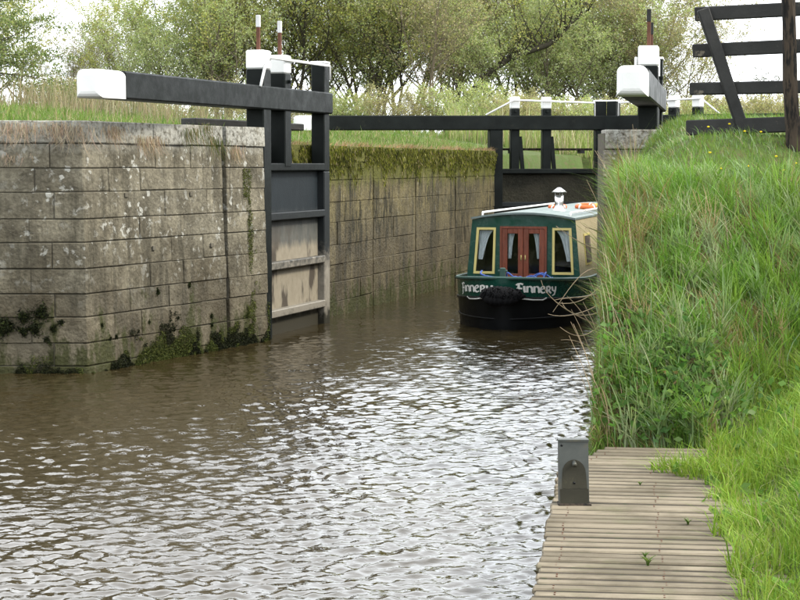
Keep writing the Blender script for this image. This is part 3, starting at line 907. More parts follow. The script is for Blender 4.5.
# doors
dfr, _ = quadframe('door_frame', [(-.375, .585), (.387, .585), (.387, 1.52), (-.375, 1.52)], .035, S0 - .03, .07, M['wood'], boat)
for (a, b) in ((-.338, .004), (.010, .350)):
    bm = bmesh.new()
    dr = []
    st_ = .085
    for p, q2, w_, h_ in (((a + st_ / 2, .60), (a + st_ / 2, 1.483), st_, 0), ((b - st_ / 2, .60), (b - st_ / 2, 1.483), st_, 0)):
        bm_box(bm, bw(S0 - .005, *p), bw(S0 - .005, *q2), w_, .04, BA, .004)
    for zc_, hh in ((.68, .16), (1.443, .08)):
        bm_box(bm, bw(S0 - .004, a + st_, zc_), bw(S0 - .004, b - st_, zc_), .036, hh, Vector((0, 0, 1)), .004)
    dd = bm_obj('door', bm, M['wood'], boat)
    slab('pane', [(a + st_ - .005, .755), (b - st_ + .005, .755), (b - st_ + .005, 1.408), (a + st_ - .005, 1.408)], S0 + .0, S0 + .006, M['glass'], dd)
    if a < -.1: curtain(dd, a + st_, b - st_ - .06, a + st_, a + st_ + .05, 1.40, 1.0, S0 + .05)
    else: curtain(dd, a + st_ + .06, b - st_, b - st_ - .05, b - st_, 1.40, 1.0, S0 + .05)
    kn = tube('handle', [bw(S0 - .03, (b - .03) if a < -.1 else (a + .03), .98), bw(S0 - .03, (b - .03) if a < -.1 else (a + .03), 1.06)], .009, M['brass'], dd, 6)
# bow post, rope and fender
bm = bmesh.new(); bm_box(bm, bw(.10, 0, .50), bw(.10, 0, .95), .085, .06, BA, .012); bm_box(bm, bw(.10, -.075, .90), bw(.10, .075, .90), .035, .035, Vector((0, 0, 1)), .01)
bm_obj('mooring_stud', bm, M['green_rim'], boat)
rp_ = []
for k in range(150):
    t = k / 150 * 4.3 * 2 * math.pi
    rr = .16 + .05 * math.sin(t * .37) + .02 * math.sin(t * 1.7)
    rp_.append(bw(.95 + rr * .9 * math.sin(t), .26 + 1.75 * rr * math.cos(t), .65 + .14 * k / 150 + .035 * math.sin(t * 2.3) + .03 * math.sin(t * 5.1)))
V1 = tube_arrays(rp_, .013, 5)
rp2 = [bw(.16 + .8 * f, -.02 - .45 * f + .1 * math.sin(f * 6), .82 - .06 * math.sin(f * 3.1) + .03 * f) for f in np.linspace(0, 1, 16)]
rv, rf = merge([V1, tube_arrays(rp2, .014, 5)])
mesh_obj('mooring_rope', rv, rf, M['blue_rope'], boat, True)
parts = []
for ly, (zc_, hw, rad, fw) in enumerate(((.55, .34, .105, -.10), (.49, .27, .10, -.14), (.60, .24, .08, -.11))):
    pth, rad_ = [], []
    for k in range(25):
        u = -hw + 2 * hw * k / 24
        pth.append(bw(fw + 1.5 * u * u + .02, u, zc_ - .25 * u * u)); rad_.append(rad * math.sqrt(max(.06, 1 - (u / hw) ** 2)) * (1 + .12 * math.sin(k * 2.1) + .06 * random.random()))
    parts.append(tube_arrays(pth, rad_, 14))
fv, ff = merge(parts)
fen = mesh_obj('bow_fender', fv, ff, M['black_rope'], boat, True)
strands = []
for k in range(110):
    u = random.uniform(-.31, .31); an = random.uniform(-1.8, 1.5)
    r0 = .108 * math.sqrt(max(.1, 1 - (u / .37) ** 2))
    pp = []
    for j in range(4):
        a2 = an + j * .28; uu = u + random.uniform(-.03, .03)
        pp.append(bw(-.10 + 1.5 * uu * uu - math.cos(a2) * (r0 + .012 + random.uniform(0, .012)), uu, .55 - .2 * uu * uu + math.sin(a2) * (r0 + .012)))
    strands.append(tube_arrays(pp, .012, 4, False))
sv, sf = merge(strands)
mesh_obj('rope_strands', sv, sf, M['black_rope'], fen, True)
for sgn in (-1, 1):
    pts = [bw(-.02, sgn * .25, .50), hull_pt(sgn, .22, .46, .03), hull_pt(sgn, .36, .45, .02), hull_pt(sgn, .42, .48, .02)]
    tube('fender_line', pts, .012, M['white_rope'], boat, 5)
# chimney, roof gear
ch = S0 + 1.7
cu = .30
cyl = lambda z0, z1, r0, r1, s=ch, u=cu, n=7: ([bw(s, u, z0 + (z1 - z0) * k / n) for k in range(n + 1)], [r0 + (r1 - r0) * k / n for k in range(n + 1)])
p_, r_ = [bw(ch, cu, z) for z in (1.66, 1.69, 1.70, 1.74, 1.76, 1.85, 1.99)], [.15, .15, .12, .11, .085, .075, .075]
chim = tube('chimney', p_, r_, M['chrome'], boat, 16)
p_, r_ = [bw(ch, cu, z) for z in (2.04, 2.045, 2.09, 2.12, 2.125)], [.125, .13, .07, .03, .005]
tube('chimney_hat', p_, r_, M['chrome'], chim, 16)
for k in range(3):
    an = k * 2.1
    q = bw(ch + .07 * math.cos(an), cu + .07 * math.sin(an), 1.97)
    tube('hat_stay', [q, q + Vector((0, 0, .1))], .008, M['chrome'], chim, 5)
def ring(name, s, u, z, Rr, r, mat, label, seg=22, tilt=.2):
    V, Fc = [], []
    for i in range(seg):
        a = 2 * math.pi * i / seg
        for k in range(8):
            b = 2 * math.pi * k / 8
            V.append(tuple(bw(s + (Rr + r * math.cos(b)) * math.cos(a), u + (Rr + r * math.cos(b)) * math.sin(a), z + r * math.sin(b) + tilt * math.cos(a) * Rr)))
    for i in range(seg):
        for k in range(8):
            Fc.append((i * 8 + k, ((i + 1) % seg) * 8 + k, ((i + 1) % seg) * 8 + (k + 1) % 8, i * 8 + (k + 1) % 8))
    o = mesh_obj(name, V, Fc, mat, None, True); tag(o, label, 'lifebuoy', 'lifebuoys on the boat roof')
    bandp = []
    for q4 in range(4):
        a0 = q4 * math.pi / 2 + .4
        pth = [bw(s + Rr * math.cos(a0 + t), u + Rr * math.sin(a0 + t), z + tilt * math.cos(a0 + t) * Rr) for t in (0, .1, .2)]
        tube('grip_band', pth, r * 1.06, M['white'], o, 8)
ring('lifebuoy', S0 + 3.4, .50, 1.765, .15, .045, M['orange'], 'orange lifebuoy on the boat roof behind the chimney', tilt=.12)
ring('lifebuoy', S0 + 3.0, .06, 1.765, .13, .04, M['orange'], 'smaller orange lifebuoy lying flatter on the boat roof', tilt=.12)
# coiled hose bag and plank on the roof
sack = []
for i in range(9):
    f = i / 8 * math.pi
    sack.append((bw(S0 + 3.9, .62 + .08 * -math.cos(f) * 1.3, 1.70 + .05 * math.sin(f)), .015 + .05 * math.sin(f)))
bg_ = tube('bag', [p for p, r in sack], [r for p, r in sack], M['yellow'], None, 10)
tag(bg_, 'small yellow cloth bag on the boat roof near its edge', 'bag')

# boat name, drawn with a broad pen in round uncial letters
def arc(cx, cy, rx, ry, a0, a1, n=12):
    return [(cx + rx * math.cos(R(a0 + (a1 - a0) * k / n)), cy + ry * math.sin(R(a0 + (a1 - a0) * k / n))) for k in range(n + 1)]
nlet = [[(.10, .02), (.10, .62), (.05, .72)], arc(.34, .40, .24, .30, 165, 0, 12) + [(.58, .12), (.66, 0)]]
GL = {
    'F': ([[(.26, .98), (.24, .5), (.20, -.12), (.05, -.30)], [(.02, .82), (.15, .98), (.42, 1.02), (.66, .92)], [(.06, .46), (.30, .50), (.56, .44)]], .66),
    'I': ([[(.10, .74), (.12, .25), (.20, .02)]], .30),
    'N': (nlet, .72),
    'E': ([arc(.34, .36, .28, .36, 60, 320, 16), [(.10, .40), (.36, .44), (.52, .56), (.46, .70)]], .68),
    'R': ([[(.12, .74), (.12, 0)], arc(.28, .54, .24, .20, 150, -80, 12) + [(.30, .36)], [(.32, .36), (.48, .12), (.64, -.04)]], .70),
    'Y': ([[(.08, .74), (.14, .34), (.32, .22), (.50, .36)], [(.56, .76), (.52, .3), (.38, -.16), (.10, -.30)]], .66)}
def lettering(text, sgn, u_first, u_last, zmid, hgt):
    # arc length along the band between the two half-widths
    qs = np.linspace(0.0, 2.0, 400)
    us = np.array([half(q, zmid) for q in qs]); pl = [hull_pt(sgn, q, zmid) for q in qs]
    sl = np.concatenate([[0], np.cumsum([(pl[i + 1] - pl[i]).length for i in range(len(pl) - 1)])])
    a0 = np.interp(abs(u_first), us, sl); a1 = np.interp(abs(u_last), us, sl)
    total = sum(GL[c][1] for c in text)
    V, Fc = [], []
    x0 = 0
    for c in text:
        for poly in GL[c][0]:
            base = len(V); m = len(poly)
            for i, (x, y) in enumerate(poly):
                dx = poly[min(i + 1, m - 1)][0] - poly[max(i - 1, 0)][0]; dy = poly[min(i + 1, m - 1)][1] - poly[max(i - 1, 0)][1]
                an = math.atan2(dy, dx); wd = .055 + .06 * abs(math.sin(an - R(25)))
                nxp, nyp = -math.sin(an) * wd, math.cos(an) * wd
                for sg in (1, -1):
                    lx = (x0 + x + sg * nxp) / total; ly = y + sg * nyp
                    s = a0 + (a1 - a0) * lx
                    q = float(np.interp(s, sl, qs))
                    V.append(tuple(hull_pt(sgn, q, zmid + (ly - .4) * hgt + (zg(q) - zg(.5)), .006)))
            Fc += [(base + 2 * i, base + 2 * i + 1, base + 2 * i + 3, base + 2 * i + 2) for i in range(m - 1)]
        x0 += GL[c][1]
    o = mesh_obj('lettering', V, Fc, M['letter'], band)
    o['label'] = 'white hand-painted boat name FINNERY'
lettering('FINNERY', 1, .21, .73, .605, .135)
lettering('FINNERY', -1, .74, .13, .605, .135)

# ------------------------------------------------------------------ landing stage
stage = empty('landing_stage', (1.2, 9, 0), 'weathered timber landing stage with cross planks along the bank', 'jetty')
y = 3.2
UJ = Vector((.124, 1, 0)).normalized(); VJ = Vector((UJ.y, -UJ.x, 0))
ZD = .45
screws = []; gap_shade = []
while y < 13.05:
    w = .092 + random.uniform(-.007, .007)
    x0 = float(JX(y)) + random.uniform(-.012, .012)
    if y > 12.1: x0 += (y - 12.1) * .34
    a = Vector((x0, y, ZD - .017 + random.uniform(-.003, .003))); b = a + VJ * (1.28 + random.uniform(-.01, .02) - max(0, y - 12.1) * .3)
    b.z += random.uniform(-.004, .004)
    beam('plank', a, b, w, .034, M['plank'], stage, bevel=.009, jit=.004)
    for f in (.08, .49, .9):
        for g_ in (-.25, .25):
            q = a.lerp(b, f) + UJ * (w * g_ + random.uniform(-.006, .006)); screws.append(tube_arrays([q + Vector((0, 0, .014)), q + Vector((0, 0, .0195))], .005, 5))
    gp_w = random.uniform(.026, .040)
    gap_shade.append((a + UJ * (w / 2 + gp_w / 2), b + UJ * (w / 2 + gp_w / 2), gp_w + .012))
    y += w + gp_w
bm = bmesh.new()  # dark strips laid in the plank gaps, standing in for their shade
for (p_, q_, w_) in gap_shade:
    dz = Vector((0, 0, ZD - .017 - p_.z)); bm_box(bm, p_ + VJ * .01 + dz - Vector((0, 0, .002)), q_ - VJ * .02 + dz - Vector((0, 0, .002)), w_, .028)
bm_obj('gap_shade', bm, M['gap_shade_tone'], stage)['kind'] = 'stuff'
v, f = merge(screws); mesh_obj('screw_heads', v, f, M['rust'], stage)['kind'] = 'stuff'
for off in (.10, .62, 1.12):
    p0 = Vector((float(JX(3.2)) + off, 3.2, .34)); p1 = Vector((float(JX(12.05)) + off, 12.05, .34))
    beam('bearer', p0, p1, .09, .14, M['black_old'], stage)
beam('edge_board', Vector((float(JX(3.2)) + .03, 3.2, .31)), Vector((float(JX(12.1)) + .03, 12.1, .31)), .035, .20, M['plank'], stage)
for yy in np.arange(3.6, 13, 2.1):
    for off in (.10, 1.12):
        xx = float(JX(yy)) + off
        beam('pile', Vector((xx, yy, -1.3)), Vector((xx, yy, .30)), .12, .12, M['black_old'], stage, up=(0, 1, 0))

# steel mooring bracket on the stage
bp = px(574.5, 508, 10.75)
bp.z = ZD
boll = empty('mooring_bollard', bp, 'dark grey steel mooring plate standing on the timber landing stage', 'bollard')
lean = .035
def bl(u, v, z): return bp + Vector((u - lean * z * .4, v + .10 * z, z))
def plate(name, pts, off, mat, parent):
    V = [tuple(p) for p in pts] + [tuple(p + Vector(off)) for p in pts]; n = len(pts)
    Fc = [tuple(range(n))[::-1], tuple(range(n, 2 * n))] + [(i, (i + 1) % n, n + (i + 1) % n, n + i) for i in range(n)]
    return mesh_obj(name, V, Fc, mat, parent)
hw = .0895
fp = plate('front_plate', [bl(-hw, 0, .012), bl(hw, 0, .012), bl(hw, 0, .382), bl(-hw, 0, .382)], (0, .012, 0), M['steel'], boll)
plate('side_flange', [bl(-hw, .013, .012), bl(-hw, .11, .012), bl(-hw, .06, .382), bl(-hw, .013, .382)], (.011, 0, 0), M['steel'], boll)
plate('side_flange', [bl(hw - .011, .013, .012), bl(hw - .011, .11, .012), bl(hw - .011, .06, .382), bl(hw - .011, .013, .382)], (.011, 0, 0), M['steel'], boll)
plate('top_lip', [bl(-hw - .003, -.006, .383), bl(hw + .003, -.006, .383), bl(hw + .003, .065, .383), bl(-hw - .003, .065, .383)], (0, 0, .012), M['steel'], boll)
stain = [bl(-.075, -.0035, .10), bl(.078, -.0035, .10)] + [bl(.072 * math.cos(R(a)) , -.0035, .19 + .085 * math.sin(R(a))) for a in range(0, 181, 20)]
plate('worn_patch', stain, (0, .003, 0), M['steel_stain'], fp)
plate('kick_plate', [bl(-hw + .004, -.008, .013), bl(hw - .004, -.008, .013), bl(hw - .004, -.008, .098), bl(-hw + .004, -.008, .098)], (0, .0075, 0), M['steel_stain'], boll)
beam('base_plate', bp + Vector((-hw - .01, .02, .006)), bp + Vector((hw + .01, .02, .006)), .12, .013, M['post_brown'], boll, bevel=.003)
tube('mooring_pin', [bl(0, .0, .258), bl(0, -.035, .252), bl(0, -.045, .25)], [.013, .013, .016], M['steel'], boll, 8)
tube('bolt_hole', [bl(0, -.004, .135), bl(0, -.006, .135)], .008, M['hull_black'], boll, 8)
tube('bolt_hole', [bl(-.072, .0, .36), bl(-.072, -.002, .36)], .008, M['hull_black'], boll, 8)

# ------------------------------------------------------------------ timber fence on the bank
fence = empty('timber_fence', (3.3, 18, float(H(3.3, 18))), 'black timber rails with a slanting brace and brown post on the bank', 'fence')
def rail(y0, y1, x0, hgt, name='rail', xr=860, Y0=18.1, Y1=17.5):
    sl = (y1 - y0) / (790 - x0)
    beam(name, px(x0, y0, Y0), px(xr, y0 + sl * (xr - x0), Y1), .07 if name == 'rail' else .14, hgt, M['black_old'], fence, bevel=.01, jit=.004)
rail(14.5, 9.5, 695, .135); rail(51, 46.5, 693, .135); rail(89, 87, 690, .125); rail(128, 124.5, 687, .15, 'sill_beam')
beam('brace', px(703, 9, 17.95), px(744, 133, 17.85), .12, .06, M['black_old'], fence, up=(0, 1, 0), bevel=.01, jit=.004)
bm = bmesh.new()
pa, pb = px(794.5, 175, 17.4), px(788, -16, 17.4)
mid = pa.lerp(pb, .5) + Vector((-.01, 0, 0))
pv, pf = tube_arrays([pa, pa.lerp(pb, .2), mid, pa.lerp(pb, .8), pb], [.078, .072, .072, .066, .07], 9)
mesh_obj('post', [tuple(v) for v in pv], pf, M['post_brown'], fence)
pc = px(862, -16, 17.3); pd = px(862, 180, 17.3)
beam('post', pd, pc, .13, .13, M['post_brown'], fence, up=(0, 1, 0), bevel=.01)

# ------------------------------------------------------------------ vegetation
def blades_mesh(name, pts, L, W, lean, col, mat, segs=3, up=None, parent=None, curl=.35, tipw=.0):
    """N bent blades as one mesh. pts (N,3), L, W (N), lean (N,3) horizontal bend, col (N,3)"""
    n = len(pts)
    if up is None: up = np.tile([0, 0, 1.0], (n, 1))
    az = rng.uniform(0, 2 * np.pi, n)
    side = np.stack([np.cos(az), np.sin(az) * .6, np.zeros(n)], 1)
    vs = []
    for k in range(segs + 1):
        t = k / segs
        c = pts + up * (L * (t - curl * np.linalg.norm(lean, axis=1) * t * t))[:, None] + lean * (L * t * t)[:, None]
        if k < segs:
            w = (W * (1 - t ** 1.6 * .75))[:, None] * side * .5
            vs += [c - w, c + w]
        else: vs.append(c)
    m = 2 * segs + 1
    V = np.stack(vs, 1).reshape(-1, 3)
    base = (np.arange(n) * m)[:, None]
    quads_ = np.concatenate([base + np.array([[2 * k, 2 * k + 1, 2 * k + 3, 2 * k + 2]]) for k in range(segs - 1)], 0) if segs > 1 else np.zeros((0, 4), int)
    tris = base + np.array([[2 * segs - 2, 2 * segs - 1, 2 * segs]])
    nl = len(quads_) * 4 + len(tris) * 3
    me = bpy.data.meshes.new(name)
    me.vertices.add(len(V)); me.vertices.foreach_set('co', V.ravel())
    me.loops.add(nl); me.loops.foreach_set('vertex_index', np.concatenate([quads_.ravel(), tris.ravel()]).astype(np.int32))
    npoly = len(quads_) + len(tris)
    me.polygons.add(npoly)
    ls = np.concatenate([np.arange(len(quads_)) * 4, len(quads_) * 4 + np.arange(len(tris)) * 3]).astype(np.int32)
    me.polygons.foreach_set('loop_start', ls)
    me.polygons.foreach_set('use_smooth', np.ones(npoly, bool))
    me.update(calc_edges=True)
    ca = me.color_attributes.new('Col', 'FLOAT_COLOR', 'POINT')
    cc = np.repeat(np.concatenate([col, np.ones((n, 1))], 1), m, axis=0)
    ca.data.foreach_set('color', cc.ravel().astype(np.float32))
    return link(name, me, mat, parent, (0, 0, 0))

def cards_mesh(name, ctr, size, nrm_bias, col, mat, parent=None, aspect=1.7):
    """N leaf-shaped cards (rhombs) at ctr with random orientation"""
    n = len(ctr)
    a = rng.normal(size=(n, 3)); a /= np.linalg.norm(a, axis=1)[:, None]
    b = rng.normal(size=(n, 3)) + nrm_bias; b -= a * (a * b).sum(1)[:, None]; b /= np.linalg.norm(b, axis=1)[:, None]
    s = size[:, None]
    V = np.stack([ctr - a * s * aspect * .5, ctr + b * s * .38, ctr + a * s * aspect * .5, ctr - b * s * .38], 1).reshape(-1, 3)
    Fi = np.arange(4 * n).astype(np.int32)
    me = bpy.data.meshes.new(name)
    me.vertices.add(4 * n); me.vertices.foreach_set('co', V.ravel())
    me.loops.add(4 * n); me.loops.foreach_set('vertex_index', Fi)
    me.polygons.add(n); me.polygons.foreach_set('loop_start', (np.arange(n) * 4).astype(np.int32))
    me.update(calc_edges=True)
    ca = me.color_attributes.new('Col', 'FLOAT_COLOR', 'POINT')
    cc = np.repeat(np.concatenate([col, np.ones((n, 1))], 1), 4, axis=0)
    ca.data.foreach_set('color', cc.ravel().astype(np.float32))
    return link(name, me, mat, parent, (0, 0, 0))

def pick(cols, n, probs, var=.25):
    cols = np.array(cols); i = rng.choice(len(cols), n, p=probs)
    return np.clip(.66 * cols[i] * rng.uniform(1 - var, 1 + var, (n, 1)) * rng.uniform(.92, 1.08, (n, 3)), 0, 1)

def clump(X, Y, s): return .5 + .5 * lump(X, Y, s)

# tall tussocky bank grass
N = 230000
Xr = rng.uniform(1.2, 9.0, N); Yr = rng.uniform(12.9, 25.5, N)
keep = (Xr < .262 * Yr + .9)
Xr, Yr = Xr[keep], Yr[keep]
dr = Xr - bank_edge(Yr)
Zr = H(Xr, Yr)
mownz = .34 + .70 * np.clip(dr - 1.0, 0, 4.2)
isbank = (dr > .0) & (Zr > .02) & (Zr > mownz + .10 + .05 * lump(Xr, Yr, 1.3)) & ~((Yr > 23.7) & (Xr < chamber_right(Yr) + .5))
Xb, Yb, Zb = Xr[isbank], Yr[isbank], Zr[isbank]; db = dr[isbank]
n = len(Xb)
top = sstep(2.1, 2.52, Zb)
cl = np.clip(fbm(Xb * 2.4, Yb * 1.7, 31) * 2 - .5, 0, 1)
L = (rng.gamma(6, .042, n) * (.35 + 1.15 * cl)) * (1 - .80 * top)
near_edge = sstep(.7, .1, db)
L *= (1 + .25 * near_edge) * (1 - .25 * sstep(19, 21, Yb)) * (1 + 1.3 * sstep(21.5, 22.8, Yb))
W = rng.uniform(.005, .011, n) * (1 - .2 * top)
lean = np.stack([rng.normal(-.28, .42, n) + .30 * near_edge, rng.normal(-.35, .4, n), np.zeros(n)], 1) * (1 - .4 * top)[:, None]
green = pick([(.135, .25, .040), (.18, .30, .052), (.24, .33, .08), (.25, .34, .17)], n, [.30, .35, .2, .15])
dry = pick([(.30, .22, .11), (.22, .15, .07), (.36, .30, .17)], n, [.45, .3, .25])
pd_ = .04 + .62 * sstep(.50, .68, fbm(Xb * 1.9 + 3, Yb * 1.5 + 1, 12)) * (1 - top) + .22 * near_edge
green = green * (.75 + .5 * fbm(Xb * 1.3, Yb * 1.3, 17))[:, None]
for (x_, y_, r_) in ((722, 408, .32), (700, 405, .25), (705, 262, .45), (690, 318, .35), (760, 300, .4), (625, 425, .25)):
    for Yq in np.arange(12.9, 19, .05):
        q = px(x_, y_, Yq)
        if H(q.x, q.y) >= q.z: break
    gss = np.exp(-((Xb - q.x) ** 2 + (Yb - q.y) ** 2) / r_ ** 2)
    pd_ = pd_ + .75 * gss; L = L * (1 - .55 * gss)
pd_ = np.where(top > .6, .04, pd_)
isdry = rng.random(n) < pd_
col = np.where(isdry[:, None], dry, green)
o = blades_mesh('bank_grass', np.stack([Xb, Yb, Zb - .02], 1), L, W, lean, col, M['grass'], 3)
tag(o, 'long tussocky green and straw grass covering the steep bank', 'grass', kind='stuff')
# growth on the steep face above the water
Nf = 16000
Yf_ = rng.uniform(13.1, 23.7, Nf); df_ = np.interp(rng.uniform(-.05, 2.2, Nf), [-.1, 1.3, 2.05, 2.42], [0, .10, .22, .5])
Xf_ = bank_edge(Yf_) + df_; Zf_ = H(Xf_, Yf_); kf = Zf_ > -.1; Xf_, Yf_, Zf_ = Xf_[kf], Yf_[kf], Zf_[kf]; Nf = len(Xf_)
o = blades_mesh('waterside_grass', np.stack([Xf_ + .02, Yf_, Zf_ - .01], 1), rng.uniform(.08, .26, Nf), rng.uniform(.006, .012, Nf), np.stack([rng.normal(-.30, .25, Nf), rng.normal(-.1, .5, Nf), np.zeros(Nf)], 1),
                pick([(.13, .24, .04), (.18, .29, .055), (.30, .23, .13), (.22, .17, .09)], Nf, [.36, .28, .2, .16]), M['grass'], 3, curl=.9)
tag(o, 'short mixed grass clothing the steep face above the water', 'grass', kind='stuff')
# glossy long arching blades
N = 5000
i = rng.choice(n, N)
o = blades_mesh('arching_grass', np.stack([Xb[i], Yb[i], Zb[i]], 1), rng.uniform(.3, .62, N) * (1 - .8 * top[i]), rng.uniform(.007, .012, N),
                np.stack([rng.normal(-.55, .35, N) * np.clip(db[i] * 1.5, .15, 1), rng.normal(-.3, .35, N), np.zeros(N)], 1), pick([(.23, .36, .13), (.31, .41, .24), (.46, .41, .27)], N, [.45, .35, .2]), M['grass'], 4)
tag(o, 'long pale arching grass blades standing out over the bank', 'grass', kind='stuff')

# tussocks of broader radiating blades
T = 520
ic = rng.choice(np.nonzero((top < .9) & (db > .22))[0], T)
nb = 44
tcx = np.repeat(Xb[ic], nb) + rng.normal(0, .035, T * nb); tcy = np.repeat(Yb[ic], nb) + rng.normal(0, .035, T * nb)
tl = np.repeat(rng.uniform(.24, .58, T) * (1 - .78 * top[ic]), nb) * rng.uniform(.55, 1.1, T * nb)
ang = rng.uniform(0, 2 * np.pi, T * nb); ra = rng.uniform(.15, 1.0, T * nb)
tcol = np.array([(.14, .27, .045), (.20, .33, .06), (.24, .35, .15), (.32, .38, .21), (.36, .29, .16)])[rng.choice(5, T, p=[.30, .31, .2, .14, .05])]
tcol = np.repeat(tcol, nb, axis=0) * rng.uniform(.5, .95, (T * nb, 1))
o = blades_mesh('grass_tussocks', np.stack([tcx, tcy, H(tcx, tcy) - .02], 1), tl, rng.uniform(.008, .016, T * nb), np.stack([np.cos(ang) * ra * .8 - .25, np.sin(ang) * ra * .8 - .2, np.zeros(T * nb)], 1), tcol, M['grass'], 4, curl=.5)
tag(o, 'tussocks of broad bending grass blades scattered over the bank', 'grass', kind='stuff')

# short bright grass beside the landing stage
N = 130000
Xs = rng.uniform(.8, 5.2, N); Ys = rng.uniform(5.5, 17, N)
k2 = (Xs < .25 * Ys + .9)
Xs, Ys = Xs[k2], Ys[k2]
Zs = H(Xs, Ys); ds = Xs - bank_edge(Ys); mz = .34 + .70 * np.clip(ds - 1.0, 0, 4.2)
fr_ = .93 + .30 * (fbm(Ys * 1.6, Ys * 0, 3) - .5) + .16 * (vnoise(Ys * 7, Xs * 7, 5) - .5) - .42 * np.exp(-((Ys - 12.0) / .28) ** 2)
ok = (ds > fr_) & (Zs < mz + .2)
Xs, Ys, Zs, ds = Xs[ok], Ys[ok], Zs[ok], ds[ok]; n = len(Xs)
edge = sstep(1.5, 1.0, ds)
pt = fbm(Xs * 3.1, Ys * 2.3, 51); L = rng.gamma(7, .016, n) * (.35 + 1.5 * np.clip(pt * 1.8 - .4, 0, 1)); W = rng.uniform(.005, .011, n)
col = pick([(.17, .30, .036), (.23, .36, .05), (.29, .38, .07), (.38, .36, .17)], n, [.33, .4, .21, .06])
o = blades_mesh('short_grass', np.stack([Xs, Ys, np.maximum(Zs, np.where(ds < 1.3, .44, 0)) - .005], 1), L, W, np.stack([rng.normal(-.15, .45, n) + 1.6 * (fbm(Xs * 1.9, Ys * 1.9, 61) - .5), rng.normal(-.1, .45, n) + 1.6 * (fbm(Xs * 1.9, Ys * 1.9, 67) - .5), np.zeros(n)], 1), col * (.62 + .8 * fbm(Xs * 1.7, Ys * 1.7, 71))[:, None], M['grass'], 2)
tag(o, 'short bright green grass creeping over the landing stage', 'grass', kind='stuff')

kk_ = rng.choice(n, 260); lx, ly, lz = [], [], []
for q_ in kk_:
    m_ = rng.integers(4, 9); lx.append(Xs[q_] + rng.normal(0, .035, m_)); ly.append(Ys[q_] + rng.normal(0, .035, m_)); lz.append(np.full(m_, max(Zs[q_], .42)) + rng.uniform(.03, .10, m_))
lc = np.stack([np.concatenate(lx), np.concatenate(ly), np.concatenate(lz)], 1)
o = cards_mesh('verge_leaves', lc, rng.uniform(.03, .06, len(lc)), np.array([0, -.3, 2.5]), pick([(.12, .25, .05), (.18, .32, .07), (.24, .36, .12)], len(lc), [.4, .35, .25]), M['leaf'], aspect=1.6)
tag(o, 'broad leaves of dock and dandelion in the short grass by the stage', 'weeds', kind='stuff')

# broad leaved weeds (bramble and nettle) at the foot of the bank
cc_, ss_ = [], []
for (x_, y_, m_, sp) in ((640, 405, 260, .22), (662, 395, 260, .25), (705, 385, 200, .28), (690, 428, 160, .2), (632, 335, 260, .22), (650, 428, 160, .2)):
    # find the bank surface along the pixel's ray
    for Yq in np.arange(12.9, 19, .05):
        q = px(x_, y_, Yq)
        if H(q.x, q.y) >= q.z: break
    pts = rng.normal(size=(m_, 3)) * np.array([sp, sp, .09]) + np.array([q.x, q.y, 0])
    pts[:, 0] = np.maximum(pts[:, 0], bank_edge(pts[:, 1]) + .05); pts[:, 2] = H(pts[:, 0], pts[:, 1]) + rng.uniform(.08, .30, m_)
    cc_.append(pts); ss_.append(rng.uniform(.035, .07, m_))
cc_ = np.concatenate(cc_); ss_ = np.concatenate(ss_)
o = cards_mesh('bramble_leaves', cc_, ss_, np.array([-.3, -.6, 1.6]), pick([(.10, .21, .055), (.14, .26, .07), (.20, .31, .10), (.22, .16, .09)], len(cc_), [.4, .35, .2, .05]), M['leaf'], aspect=1.35)
tag(o, 'dark green bramble and nettle leaves at the foot of the bank', 'weeds', kind='stuff')

# bare dead stems leaning out over the water in front of the boat
def stems(name, label, specs, mat, group=None):
    parts = []
    b0 = None
    for path, r in specs:
        if b0 is None: b0 = Vector(path[0])
        parts.append(tube_arrays(path, [r * (1 - .7 * k / (len(path) - 1)) for k in range(len(path))], 5, False))
    v, f = merge(parts)
    o = mesh_obj(name, v, f, mat, None, True); tag(o, label, 'dead plant', group); return o
def bez(pts, n=10):
    P = [Vector(p) for p in pts]; out = []
    for k in range(n + 1):
        t = k / n; Q = P[:]
        while len(Q) > 1: Q = [Q[i].lerp(Q[i + 1], t) for i in range(len(Q) - 1)]
        out.append(Q[0])
    return out
Yb_ = 17.0
bram = []
for a, b, c, d_ in (((612, 330), (575, 318), (545, 300), (541, 280)), ((606, 300), (590, 312), (565, 320), (548, 314)), ((608, 345), (592, 330), (585, 312), (567, 296)), ((604, 270), (585, 262), (572, 285), (553, 312)),
                    ((606, 250), (590, 250), (575, 240), (556, 226)), ((604, 320), (585, 345), (570, 335), (560, 327)), ((607, 360), (590, 345), (575, 338), (561, 340)), ((606, 290), (588, 300), (570, 296), (555, 300)),
                    ((608, 240), (596, 225), (588, 232), (580, 222)), ((606, 310), (580, 322), (565, 312), (562, 302)), ((606, 280), (592, 296), (580, 306), (558, 303))):
    Yq = Yb_ + random.uniform(-.6, 1.0)
    bram.append((bez([px(*a, Yq), px(*b, Yq - .1), px(*c, Yq - .2), px(*d_, Yq - .1)]), .0075))
stems('bramble_canes', 'bare pale bramble canes arching out over the water beside the boat', bram, M['stem_dry'])['kind'] = 'stuff'
sp_ = []
for k in range(85):
    Yq = random.uniform(13.2, 22.5); ex_ = float(bank_edge(np.array(Yq))) + random.uniform(.02, .38); zz_ = float(H(ex_, Yq))
    hgt = random.uniform(.25, .7) * (.6 if Yq > 20 else 1)
    p0 = Vector((ex_, Yq, zz_ - .03)); tilt = random.uniform(-.42, .10)
    sp_.append((bez([p0, p0 + Vector((tilt * .3 * hgt, -.05, hgt * .5)), p0 + Vector((tilt * hgt, random.uniform(-.2, .2), hgt))], 5), random.uniform(.003, .006)))
o = stems('dead_stems', 'straw coloured dead stems standing along the water edge of the bank', sp_, M['stem_dry'])
o['kind'] = 'stuff'

